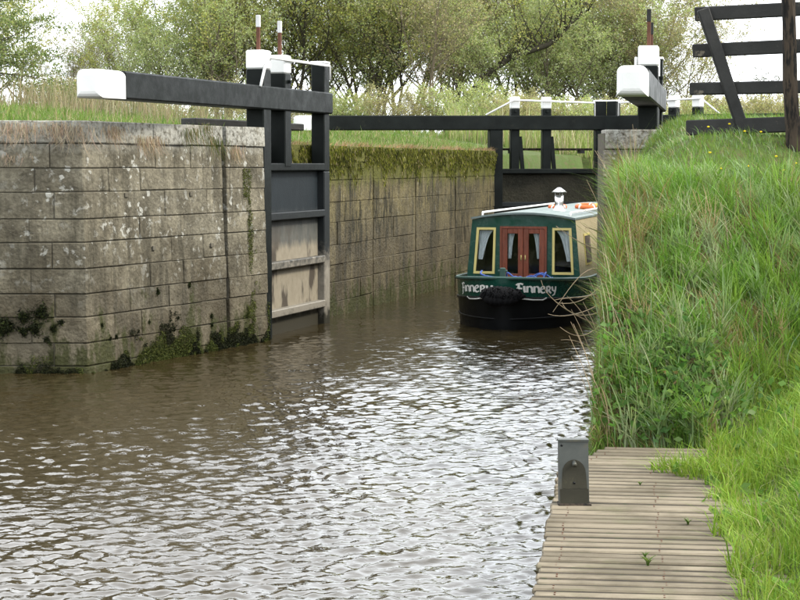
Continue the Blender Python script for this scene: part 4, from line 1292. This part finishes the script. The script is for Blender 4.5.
# small weeds growing between the planks
def weed(p, label, s=1.0):
    n = 26
    az = rng.uniform(0, 6.28, n)
    o = blades_mesh('weed', np.zeros((n, 3)), rng.uniform(.03, .07, n) * s, rng.uniform(.008, .014, n) * s, np.stack([np.cos(az) * .7, np.sin(az) * .7, np.zeros(n)], 1), pick([(.10, .17, .04), (.16, .22, .06)], n, [.6, .4]), M['grass'], 3)
    o.location = p; tag(o, label, 'weed', 'weeds between the planks')
for (wx, wy, lb, s) in ((648, 570, 'small leafy weed growing from a gap between deck planks', 1.1), (645, 562, 'small leafy weed growing from a gap between deck planks', .7), (688, 528, 'pale yellowish weed sprig at the grassy edge of the planks', .9), (640, 488, 'small leafy weed growing from a gap between deck planks', .6)):
    Yw = F * (EYE - ZD) / (wy - 165) * 1.0
    q = px(wx, wy, Yw); weed((q.x, q.y, ZD), lb, s)
# dandelions on the bank top
dp = []
for k in range(26):
    x_ = random.uniform(2.9, 4.6); y_ = random.uniform(16.2, 18.0); z_ = float(H(x_, y_)) + .10
    dp.append(tube_arrays([Vector((x_, y_, z_ - .01)), Vector((x_, y_, z_)), Vector((x_, y_, z_ + .006))], [.008, .016, .004], 7))
v, f = merge(dp); o = mesh_obj('dandelions', v, f, M['dandelion']); tag(o, 'tiny yellow dandelion heads in the grass by the fence', 'flowers', kind='stuff')

# grass on the left bank and around the lock
def scatter_grass(name, label, xr, yr, N, cond, Lf, cols, probs, wid=(.01, .02), segs=2, leanm=(0, 0), sd=.35):
    X = rng.uniform(*xr, N); Y = rng.uniform(*yr, N); k = cond(X, Y); X, Y = X[k], Y[k]; Z = H(X, Y); n = len(X)
    o = blades_mesh(name, np.stack([X, Y, Z - .02], 1), Lf(X, Y, n), rng.uniform(*wid, n), np.stack([rng.normal(leanm[0], sd, n), rng.normal(leanm[1], sd, n), np.zeros(n)], 1), pick(cols, n, probs), M['grass'], segs)
    return tag(o, label, 'grass', kind='stuff')
leftland = lambda X, Y: (X < np.where(Y < 25.7, -3.8 + (Y - 21.6) * .456, chamber_left(Y)) - .45) & (Y > 22.1)
scatter_grass('lockside_grass', 'green grass on the lockside behind the stone walls', (-16, 2.5), (22, 50), 80000, lambda X, Y: leftland(X, Y) & (X > -.25 * Y - 1),
              lambda X, Y, n: rng.gamma(6, .022, n) * (.8 + .5 * clump(X, Y, 1)), [(.13, .22, .045), (.18, .26, .06), (.34, .30, .17)], [.40, .38, .22], (.01, .02))
scatter_grass('dead_reeds', 'tall straw coloured dead grass below the trees beyond the wing wall', (-13, -3.0), (33, 41), 4200, lambda X, Y: (X > -.25 * Y - 1) & (X < -3.2 - rng.uniform(0, 2.2, len(X)) * (rng.random(len(X)) < .8)),
              lambda X, Y, n: rng.gamma(7, .095, n) * np.interp(X / Y * F + 400, [0, 120, 260], [1.0, .95, .45]), [(.30, .25, .16), (.22, .18, .11), (.34, .30, .20), (.13, .15, .06)], [.4, .25, .2, .15], (.008, .018), 3, sd=.22)
scatter_grass('far_bank_grass', 'rough grass on the far side of the upper gates', (-2, 22), (40.5, 58), 50000, lambda X, Y: (X > chamber_right(Y) + .5) | (Y > 54.5),
              lambda X, Y, n: rng.gamma(6, .035, n), [(.14, .23, .05), (.20, .28, .07), (.36, .31, .18)], [.4, .35, .25], (.014, .028))
scatter_grass('lockside_grass', 'green grass around the far end of the fence behind the bank', (3.5, 16), (24, 42), 45000, lambda X, Y: (X > chamber_right(Y) + .45) & (X < .25 * Y + 1.5),
              lambda X, Y, n: rng.gamma(6, .022, n), [(.14, .26, .035), (.19, .31, .05), (.30, .27, .13)], [.45, .45, .10], (.01, .02))

scatter_grass('far_reeds', 'pale reeds and rough grass along the upper pound beyond the closed gates', (1.5, 16), (54.5, 60), 9000, lambda X, Y: X > 0,
              lambda X, Y, n: rng.gamma(8, .10, n), [(.30, .36, .12), (.42, .38, .22), (.24, .32, .09), (.50, .44, .28)], [.35, .25, .25, .15], (.02, .04), 3, sd=.2)
# coping fringe: dry tufts hanging over the wing wall and moss hanging on the chamber wall
def hang(name, label, pts, L, W, out, col, mat, segs=3):
    n = len(pts); up_ = np.tile([0, 0, -1.0], (n, 1))
    o = blades_mesh(name, pts, L, W, out, col, mat, segs, up_, curl=.1)
    return o
# moss curtain
Nm = 42000
t = rng.uniform(0, Lc, Nm); fz = rng.beta(1.1, 2.2, Nm); t = t[:]; mk = fbm(t * 2.6, fz * 2.2, 14) > .40; t, fz = t[mk], fz[mk]; Nm = len(t)
bandw = .12 + .75 * fbm(t * 1.7, t * 0, 4) * (.6 + .8 * vnoise(t * 9, t * 0, 6))
Xm = P0[0] + (P1[0] - P0[0]) * t / Lc; Ym = P0[1] + (P1[1] - P0[1]) * t / Lc
zm = 2.82 - fz * np.clip(bandw, .10, .85)
nrmx, nrmy = AC.x, AC.y
offs = .015 + .05 * rng.random(Nm) * (1 - fz)
ptsm = np.stack([Xm + nrmx * offs, Ym + nrmy * offs, zm], 1)
o = hang('hanging_moss', '', ptsm, rng.uniform(.02, .08, Nm), rng.uniform(.006, .015, Nm), np.stack([nrmx * rng.uniform(.0, .35, Nm), nrmy * rng.uniform(0, .35, Nm), np.zeros(Nm)], 1),
         pick([(.09, .10, .014), (.15, .16, .02), (.22, .215, .035), (.03, .034, .010), (.36, .29, .17)], Nm, [.26, .26, .16, .27, .05]) * (.35 + 1.2 * fbm(t * 3.1, fz * 3, 9))[:, None], M['moss'], 2)
o.parent = cham; o.location = -WL[cham.name]; o['kind'] = 'stuff'
# dry grass on top of the chamber coping
Nd = 5000
t = rng.uniform(0, Lc, Nd); dense = clump(t, t * 0 + 1, .9)
t = t[rng.random(Nd) < dense ** 2]; Nd = len(t)
Xm = P0[0] + (P1[0] - P0[0]) * t / Lc; Ym = P0[1] + (P1[1] - P0[1]) * t / Lc
o = blades_mesh('coping_grass', np.stack([Xm - nrmx * rng.uniform(-.02, .3, Nd), Ym - nrmy * rng.uniform(-.02, .3, Nd), np.full(Nd, 2.80)], 1), rng.uniform(.06, .16, Nd), rng.uniform(.01, .02, Nd),
                np.stack([rng.normal(.5, .4, Nd), rng.normal(-.1, .4, Nd), np.zeros(Nd)], 1), pick([(.33, .25, .15), (.42, .24, .13), (.2, .21, .08)], Nd, [.5, .25, .25]), M['grass'], 2)
o.parent = cham; o.location = -WL[cham.name]; o['kind'] = 'stuff'
# tufts over the wing coping (photo columns)
tufts = [(14, 127, 260, .26, 1), (40, 128, 120, .15, 1), (62, 127, 260, .28, 1), (72, 131, 120, .3, 1), (112, 131, 200, .22, 1), (140, 140, 180, .26, 1), (152, 141, 160, .26, 1), (8, 158, 90, .12, 1), (190, 133, 140, .28, 2), (212, 141, 160, .32, 2), (232, 150, 160, .24, 1), (204, 128, 120, .2, 2)]
for (tx_, ty_, m_, len_, kind_) in tufts:
    if tx_ < 80: c_ = px(tx_, ty_, CORNER[1] - .06); face = Vector((0, -1, 0))
    else:
        q = px_on_line(tx_); c_ = px(tx_, ty_, q.y); c_.x += n2.x * .05; c_.y += n2.y * .05; face = Vector((n2.x, n2.y, 0))
    along = Vector((face.y, -face.x, 0))
    m_ = int(m_ * .55); sp0 = rng.normal(0, .13, m_)
    pts = np.array([[c_.x + along.x * s, c_.y + along.y * s, c_.z + rng.uniform(-.02, .07)] for s in sp0])
    lean = np.stack([face.x * rng.uniform(.05, .4, m_) + along.x * rng.normal(-.1, .5, m_), face.y * rng.uniform(.05, .4, m_) + along.y * rng.normal(-.1, .5, m_), np.zeros(m_)], 1)
    cl_ = pick([(.44, .33, .23), (.36, .26, .18), (.52, .43, .31)], m_, [.4, .25, .35]) if kind_ == 1 else pick([(.09, .12, .03), (.14, .16, .05), (.3, .22, .12)], m_, [.5, .3, .2])
    o = hang('coping_tuft', '', pts, rng.uniform(.25, 1.25, m_) * len_, rng.uniform(.004, .008, m_), lean, cl_, M['grass'])
    o.parent = wing; o.location = -WL[wing.name]; o['kind'] = 'stuff'
# dark moss cushions on the wing wall, above and along the water
def moss_patch(centers, along_fn, parent):
    P_, L_, C_, O_ = [], [], [], []
    for (x_, y_, rad, dens, kind_) in centers:
        if x_ < 86: base = px(x_, y_, CORNER[1]); face = Vector((0, -1, 0))
        else:
            q = px_on_line(x_); base = px(x_, y_, q.y); face = Vector((n2.x, n2.y, 0))
        along = Vector((-face.y, face.x, 0))
        o_ = bat * (3.03 - base.z)
        m_ = int(dens)
        an = rng.uniform(0, 6.28, m_); rr = rad * np.sqrt(rng.random(m_))
        rr = np.abs(rng.normal(0, rad * .55, m_)) * (1 + .35 * np.sin(an * 3 + x_)); bulge = np.exp(-(rr / rad) ** 2) * rad * .4 * rng.random(m_)
        a_ = rr * np.cos(an); z_ = rr * np.sin(an)
        P_.append(np.stack([base.x + along.x * a_ + face.x * (o_ + bulge), base.y + along.y * a_ + face.y * (o_ + bulge), base.z + z_], 1))
        cs_ = [(.010, .013, .005), (.02, .026, .008), (.04, .05, .012)] if kind_ == 0 else [(.03, .04, .01), (.07, .085, .018), (.12, .13, .03)]
        C_.append(pick(cs_, m_, [.5, .33, .17])); L_.append(rng.uniform(.012, .03, m_))
    o = cards_mesh('moss_cushion', np.concatenate(P_), np.concatenate(L_), np.array([.3, -.6, .3]), np.concatenate(C_), M['moss'])
    o.parent = parent; o.location = -WL[parent.name]; o['kind'] = 'stuff'
mc = [(8, 326, .12, 900, 0), (25, 316, .09, 600, 0), (42, 312, .10, 700, 0), (36, 328, .09, 600, 0), (25, 331, .06, 250, 0), (55, 328, .05, 200, 0), (62, 322, .04, 150, 0), (48, 339, .04, 150, 0), (0, 330, .08, 300, 0)]
for (x_, y_) in ((172, 318), (168, 328), (143, 322), (96, 325), (104, 338), (110, 336), (132, 331), (153, 292), (185, 285), (206, 316), (206, 325)):
    mc.append((x_, y_, .045, 180, 0))
moss_patch(mc, None, wing)
def moss_skin(p0, p1, nrm, hfun, seed, N, z0=0.0, bright=.35):
    a = Vector(p0); b = Vector(p1); Lw = (b - a).length
    sx = rng.uniform(0, Lw, N); zz_ = rng.random(N) ** 1.5 * 1.3 + z0
    dn = fbm(sx * 3.1, zz_ * 2.2, seed) + .35 * (fbm(sx * 11, zz_ * 9, seed + 5) - .5)
    hh = hfun(sx / Lw)
    k = dn > .28 + .55 * (zz_ - z0) / np.maximum(hh, .02) * .62
    sx, zz_ = sx[k], zz_[k]; m_ = len(sx)
    o_ = bat * (3.03 - zz_) + rng.uniform(0, .035, m_)
    pts = np.stack([a.x + (b.x - a.x) * sx / Lw + nrm.x * o_, a.y + (b.y - a.y) * sx / Lw + nrm.y * o_, zz_], 1)
    gr_ = fbm(sx * 2.2 + 9, zz_ * 2, seed + 2) > (.62 - bright * .4)
    col = np.where(gr_[:, None], pick([(.035, .045, .011), (.06, .075, .016), (.10, .11, .025)], m_, [.4, .4, .2]), pick([(.010, .012, .005), (.018, .022, .008), (.03, .036, .011)], m_, [.5, .33, .17]))
    o = cards_mesh('waterline_moss', pts, rng.uniform(.007, .018, m_), np.array([.3, -.6, .3]), col, M['moss'])
    o.parent = wing; o.location = -WL[wing.name]; o['kind'] = 'stuff'
moss_skin(CORNER, HEEL_L, n2, lambda t: np.interp(t, [0, .05, .12, .3, .45, .52, .62, .8, 1], [.05, .12, .25, .34, .55, .5, .28, .3, .33]), 3, 90000)
moss_skin((-6, CORNER[1]), CORNER, n1, lambda t: np.interp(t, [0, .6, .9, 1], [.2, .2, .14, .05]), 8, 26000, bright=.5)
# green slime strip in the re-entrant beside the gate
q0 = px_on_line(241); q1 = px_on_line(252)
Ng = 9000
tt = rng.random(Ng); zz_ = rng.uniform(.3, 2.45, Ng)
k = (fbm(tt * 2.0, zz_ * 2.2, 21) > .52 + .25 * np.abs(tt - .5)); tt, zz_ = tt[k], zz_[k]; m_ = len(tt)
o_ = bat * (3.03 - zz_) + rng.uniform(.0, .03, m_)
o = cards_mesh('wall_moss', np.stack([q0.x + (q1.x - q0.x) * tt + n2.x * o_, q0.y + (q1.y - q0.y) * tt + n2.y * o_, zz_], 1), rng.uniform(.006, .016, m_), np.array([.3, -.6, .3]), pick([(.05, .065, .012), (.09, .11, .02), (.14, .15, .03)], m_, [.4, .4, .2]), M['moss'])
o.parent = wing; o.location = -WL[wing.name]; o['kind'] = 'stuff'

# ------------------------------------------------------------------ trees
def grow_tree(seed, Hh, stems_, spread, levels, ln, leaf_cols, leaf_p, leaf_size, leaves_per, up_pull=.25, droop=0.0, thick=.09):
    r = random.Random(seed)
    polys = []; tips = []
    def branch(p, d, L, rad, lev):
        nseg = 5 if lev < 2 else 3
        pts = [p]; rd = [rad]; q = p.copy(); dd = d.copy()
        for k in range(nseg):
            dd = (dd + Vector((r.gauss(0, .16), r.gauss(0, .16), r.gauss(0, .10) + up_pull * .35 * (1 if lev < 2 else .3) - droop * (lev >= 2) * .3))).normalized()
            q = q + dd * (L / nseg); pts.append(q.copy()); rd.append(rad * (1 - .82 * (k + 1) / nseg))
        polys.append((pts, rd, 6 if lev == 0 else (4 if lev == 1 else 3)))
        if lev >= levels - 1:
            for k in range(1, nseg + 1): tips.append((pts[k - 1], pts[k], lev))
        if lev < levels:
            nc = ln[lev]
            for c in range(nc):
                f = (.22 if lev == 0 else .15) + (.78 if lev == 0 else .85) * (c + r.random()) / nc
                k = min(int(f * nseg), nseg - 1); base = pts[k].lerp(pts[k + 1], f * nseg - k)
                az = r.uniform(0, 2 * math.pi)
                side = Vector((math.cos(az), math.sin(az), r.uniform(-.1, .5)))
                nd = (dd * .35 + side * (spread if lev == 0 else .8) + Vector((0, 0, up_pull))).normalized()
                branch(base, nd, L * r.uniform(.38, .6) * (1.15 - .45 * f), max(.006, rd[k] * .55), lev + 1)
    for s in range(stems_):
        az = r.uniform(0, 6.28) + s * 2 * math.pi / stems_
        tl = 0.08 if stems_ == 1 else r.uniform(.2, .5)
        d = Vector((math.cos(az) * tl, math.sin(az) * tl, 1)).normalized()
        branch(Vector((math.cos(az) * .1 * (stems_ > 1), math.sin(az) * .1 * (stems_ > 1), -.15)), d, Hh * r.uniform(.72, .95), thick * (1 if stems_ == 1 else .7) * r.uniform(.8, 1.1), 0)
    V, Fc = [], []
    for pts, rd, sd in polys:
        v, f = tube_arrays(pts, rd, sd, False); o = len(V); V += [tuple(q) for q in v]; Fc += [tuple(i + o for i in g) for g in f]
    wood = bpy.data.meshes.new('wood'); wood.from_pydata(V, [], Fc); wood.update(); wood.polygons.foreach_set('use_smooth', [True] * len(wood.polygons))
    A = np.array([tuple(a) for a, b, l in tips]); B = np.array([tuple(b) for a, b, l in tips])
    nl = int(leaves_per * len(tips))
    i = rng.choice(len(tips), nl)
    ctr = A[i] + (B[i] - A[i]) * rng.random((nl, 1)) + rng.normal(0, .07, (nl, 3))
    return wood, ctr, rng.uniform(*leaf_size, nl), pick(leaf_cols, nl, leaf_p, .3)

YG = [(.44, .46, .13), (.52, .51, .19), (.36, .41, .12), (.58, .57, .28)]
GG = [(.36, .43, .18), (.44, .49, .25), (.52, .55, .33), (.29, .36, .13)]
BB = [(.42, .39, .22), (.50, .45, .28), (.37, .39, .17), (.46, .42, .20)]
DK = [(.15, .20, .08), (.20, .25, .10), (.27, .31, .13), (.34, .35, .16)]
PW = [.35, .3, .2, .15]
specs = {
    'yellow': dict(seed=1, Hh=9.5, stems_=3, spread=.85, levels=3, ln=[11, 7, 5], leaf_cols=YG, leaf_p=PW, leaf_size=(.05, .10), leaves_per=3.3, thick=.13),
    'willow': dict(seed=2, Hh=8.6, stems_=4, spread=.9, levels=3, ln=[9, 7, 5], leaf_cols=GG, leaf_p=PW, leaf_size=(.05, .095), leaves_per=3.6, droop=.25, thick=.11),
    'mixed': dict(seed=3, Hh=10.5, stems_=2, spread=.9, levels=3, ln=[14, 8, 5], leaf_cols=YG[:2] + GG[:2], leaf_p=PW, leaf_size=(.05, .10), leaves_per=2.2, thick=.14),
    'bare': dict(seed=4, Hh=9.5, stems_=5, spread=.75, levels=3, ln=[9, 7, 6], leaf_cols=BB, leaf_p=PW, leaf_size=(.04, .08), leaves_per=1.4, thick=.075),
    'twiggy': dict(seed=5, Hh=8.0, stems_=4, spread=.9, levels=3, ln=[10, 8, 6], leaf_cols=BB, leaf_p=PW, leaf_size=(.04, .08), leaves_per=1.8, thick=.06),
    'dark': dict(seed=6, Hh=9, stems_=2, spread=1.1, levels=3, ln=[26, 9, 6], leaf_cols=DK, leaf_p=PW, leaf_size=(.05, .09), leaves_per=5.5, up_pull=.02, droop=.35, thick=.13),
    'bush': dict(seed=7, Hh=3.2, stems_=6, spread=1.0, levels=2, ln=[8, 7], leaf_cols=GG[:3] + YG[:1], leaf_p=PW, leaf_size=(.045, .085), leaves_per=4.5, thick=.045),
    'brown_bush': dict(seed=8, Hh=3.0, stems_=7, spread=1.0, levels=2, ln=[9, 8], leaf_cols=BB, leaf_p=PW, leaf_size=(.04, .07), leaves_per=2.6, thick=.04),
    'round': dict(seed=9, Hh=7.0, stems_=1, spread=1.0, levels=3, ln=[15, 8, 6], leaf_cols=[(.16, .165, .13)] * 4, leaf_p=PW, leaf_size=(.05, .10), leaves_per=1.6, thick=.16),
}
barkof = {'yellow': 'bark', 'willow': 'bark', 'mixed': 'bark_dark', 'bare': 'bark_pale', 'twiggy': 'bark_pale', 'dark': 'bark_dark', 'bush': 'bark', 'brown_bush': 'bark_pale', 'round': 'bark'}
protos = {}
for k, s in specs.items():
    wood, ctr, sz, col = grow_tree(**s)
    wood.materials.append(M[barkof[k]])
    lo = cards_mesh('crown', ctr, sz, np.array([0, 0, .6]), col, M['leaf'], aspect=1.6)
    protos[k] = (wood, lo.data); bpy.data.objects.remove(lo)

LBL = {
    'yellow': ('spring_tree', 'yellow-green spring tree with thin new leaves behind the lock', 'tree', 'yellow-green trees behind the lock'),
    'willow': ('willow_tree', 'soft grey-green willow with fine leaves in the background wood', 'tree', 'grey-green willows behind the lock'),
    'mixed': ('spring_tree', 'tall dark-stemmed tree with sparse fresh green leaves in the wood', 'tree', 'dark-stemmed trees behind the lock'),
    'bare': ('bare_tree', 'nearly leafless tree with several pale tan stems behind the upper gate', 'tree', 'pale many-stemmed trees'),
    'twiggy': ('twiggy_tree', 'brownish twiggy tree just coming into leaf near the fence', 'tree', 'brown twiggy trees'),
    'dark': ('ivy_tree', 'dark ivy-clad tree with feathery side branches beyond the wing wall', 'tree', None),
    'bush': ('green_bush', 'low fresh green bush at the foot of the background trees', 'bush', 'low green bushes'),
    'brown_bush': ('brown_bush', 'low brown twiggy bush beneath the background trees', 'bush', 'low brown bushes'),
    'round': ('distant_tree', 'round pale leafless tree far off behind the timber fence', 'tree', None)}
TR = random.Random(11)
def plant(kind, x_, Y, scale, rot=None, label=None, sz=1.0, group=None):
    if kind in ('yellow', 'willow', 'mixed', 'bare', 'twiggy'): scale *= 1.08; Y = 84 + (Y - 50) * .7
    nm, lb, ct, gp_ = LBL[kind]
    wx = (x_ - 400) / F * Y
    z = float(H(wx, Y)) - .05
    root = empty(nm, (wx, Y, z), label or lb, ct, group if label else gp_)
    root.rotation_euler = (0, 0, TR.uniform(0, 6.28) if rot is None else rot)
    root.scale = (scale * TR.uniform(.92, 1.1), scale * TR.uniform(.92, 1.1), scale * sz)
    for nm2, me in zip(('trunk', 'crown'), protos[kind]):
        o = bpy.data.objects.new(nm2, me); C.objects.link(o); o.parent = root
    return root
plant('dark', -6, 72, 1.0)
OWN = {('bare', 432): 'pale tan tree of several bare stems behind the long upper balance beam', ('bare', 455): 'taller pale many-stemmed tree beside the dark leaning bough', ('bare', 668): 'bare pale-stemmed tree behind the white-capped post of the bank gate',
       ('bare', 110): 'thin bare tree against the sky above the white beam end', ('bare', 85): 'slight bare tree in the gap beside the ivy tree', ('twiggy', 62): 'small twiggy tree rising from the dead grass beyond the wing wall',
       ('twiggy', 650): 'tall brownish twiggy tree behind the rack of the bank gate', ('twiggy', 684): 'brownish twiggy tree at the end of the wood next to the fence'}
for kind, x_, Y, s in (
        ('willow', 150, 50, .62), ('willow', 178, 56, .85), ('yellow', 205, 52, .9), ('mixed', 232, 58, .95), ('yellow', 262, 55, 1.0), ('mixed', 290, 53, 1.0),
        ('yellow', 322, 59, 1.0), ('willow', 348, 54, .95), ('yellow', 378, 56, 1.0), ('bare', 432, 50, .95), ('yellow', 405, 63, 1.1), ('bare', 455, 60, 1.05), ('mixed', 470, 66, 1.1),
        ('willow', 505, 62, 1.0), ('yellow', 530, 66, 1.15), ('willow', 552, 56, .85), ('willow', 585, 60, .95), ('yellow', 610, 64, 1.05), ('willow', 622, 57, .8), ('twiggy', 650, 60, 1.05), ('bare', 668, 64, 1.0), ('twiggy', 684, 58, .85),
        ('bare', 110, 66, .62), ('willow', 300, 75, 1.1), ('yellow', 370, 76, 1.1), ('willow', 520, 80, 1.2), ('willow', 600, 80, 1.2), ('willow', 190, 72, .9), ('twiggy', 62, 60, .55), ('yellow', 15, 60, .9), ('yellow', 128, 58, .66), ('mixed', 165, 66, .85), ('willow', 225, 50, .8), ('bare', 85, 62, .6), ('yellow', 440, 70, 1.1), ('willow', 470, 54, .8), ('mixed', 395, 52, .8)):
    plant(kind, x_, Y, s, label=OWN.get((kind, x_)))
for k in range(30):
    x_ = 100 + k * 20.5 + TR.uniform(-6, 6)
    kind = 'bush' if TR.random() < (.6 if x_ < 600 else .3) else 'brown_bush'
    if x_ > 672: kind = 'brown_bush'
    plant(kind, x_, TR.uniform(68, 80), TR.uniform(.75, 1.1) * (.62 if x_ > 700 else 1) * (.55 if x_ < 130 else 1) * .72)
for k in range(13):
    plant('bush' if k % 3 == 0 else 'brown_bush', 478 + k * 18.5 + TR.uniform(-5, 5), 60 + TR.uniform(-2, 3), .5 + TR.uniform(0, .15), label='small scrub bush on the far bank, seen below the closed gate beams', group='scrub beyond the upper gates')
plant('round', 762, 150, 1.0, 0.4)
# far hedge line
for k in range(18):
    plant('brown_bush', 690 + k * 9 + TR.uniform(-5, 5), 110 + TR.uniform(-6, 6), 1.25, label='brown hedge bush far off, seen between the timber fence rails', group='far hedge beyond the fence')
for k in range(6):
    plant('brown_bush', 40 + k * 14, 76 + TR.uniform(-4, 4), .8, label='brown bush behind the dead grass beyond the wing wall', group='bushes behind the dead grass')

# leaning tree with the long dark bough reaching over the upper gate
Yt = 85
bough = empty('leaning_tree', px(458, 128, Yt), 'leaning tree whose long dark bough arches across above the upper gate', 'tree')
main = [px(*q, Yt + k * .15) for k, q in enumerate(((450, 132), (470, 95), (488, 74), (509, 58), (530, 51), (548, 45), (560, 36), (570, 24), (582, 14), (594, 7)))]
parts = [tube_arrays(main, [.20, .18, .16, .15, .14, .13, .11, .09, .06, .03], 7)]
rr_ = random.Random(5); tipsP = []
for k in range(46):
    f = rr_.uniform(.25, 1) * (len(main) - 1.01); i0 = int(f); b0 = main[i0].lerp(main[i0 + 1], f - i0)
    d0 = Vector((rr_.gauss(0, .6), rr_.gauss(0, .6), rr_.uniform(.1, 1.0))).normalized(); L0 = rr_.uniform(.8, 2.4)
    pth = bez([b0, b0 + d0 * L0 * .5, b0 + d0 * L0 * .8 + Vector((rr_.gauss(0, .15), 0, .25 * L0)), b0 + d0 * L0 + Vector((rr_.gauss(0, .2), 0, .4 * L0))], 5)
    parts.append(tube_arrays(pth, [.04, .034, .027, .02, .014, .008], 4, False)); tipsP += [tuple(p) for p in pth[2:]]
    for j in range(3):
        c0 = pth[rr_.randint(1, 4)]; d1 = Vector((rr_.gauss(0, .6), rr_.gauss(0, .6), rr_.gauss(.3, .5))) * .5
        parts.append(tube_arrays([c0, c0 + d1 * .5, c0 + d1], [.008, .006, .003], 3, False)); tipsP += [tuple(c0 + d1 * .5), tuple(c0 + d1)]
v, f = merge(parts); mesh_obj('trunk', v, f, M['bark_dark'], bough, True)
tp = np.array(tipsP); i = rng.choice(len(tp), 1500)
o = cards_mesh('crown', tp[i] + rng.normal(0, .12, (1500, 3)), rng.uniform(.05, .09, 1500), np.array([0, 0, .5]), pick(YG, 1500, PW), M['leaf'])
o.parent = bough; o.location = -WL[bough.name]
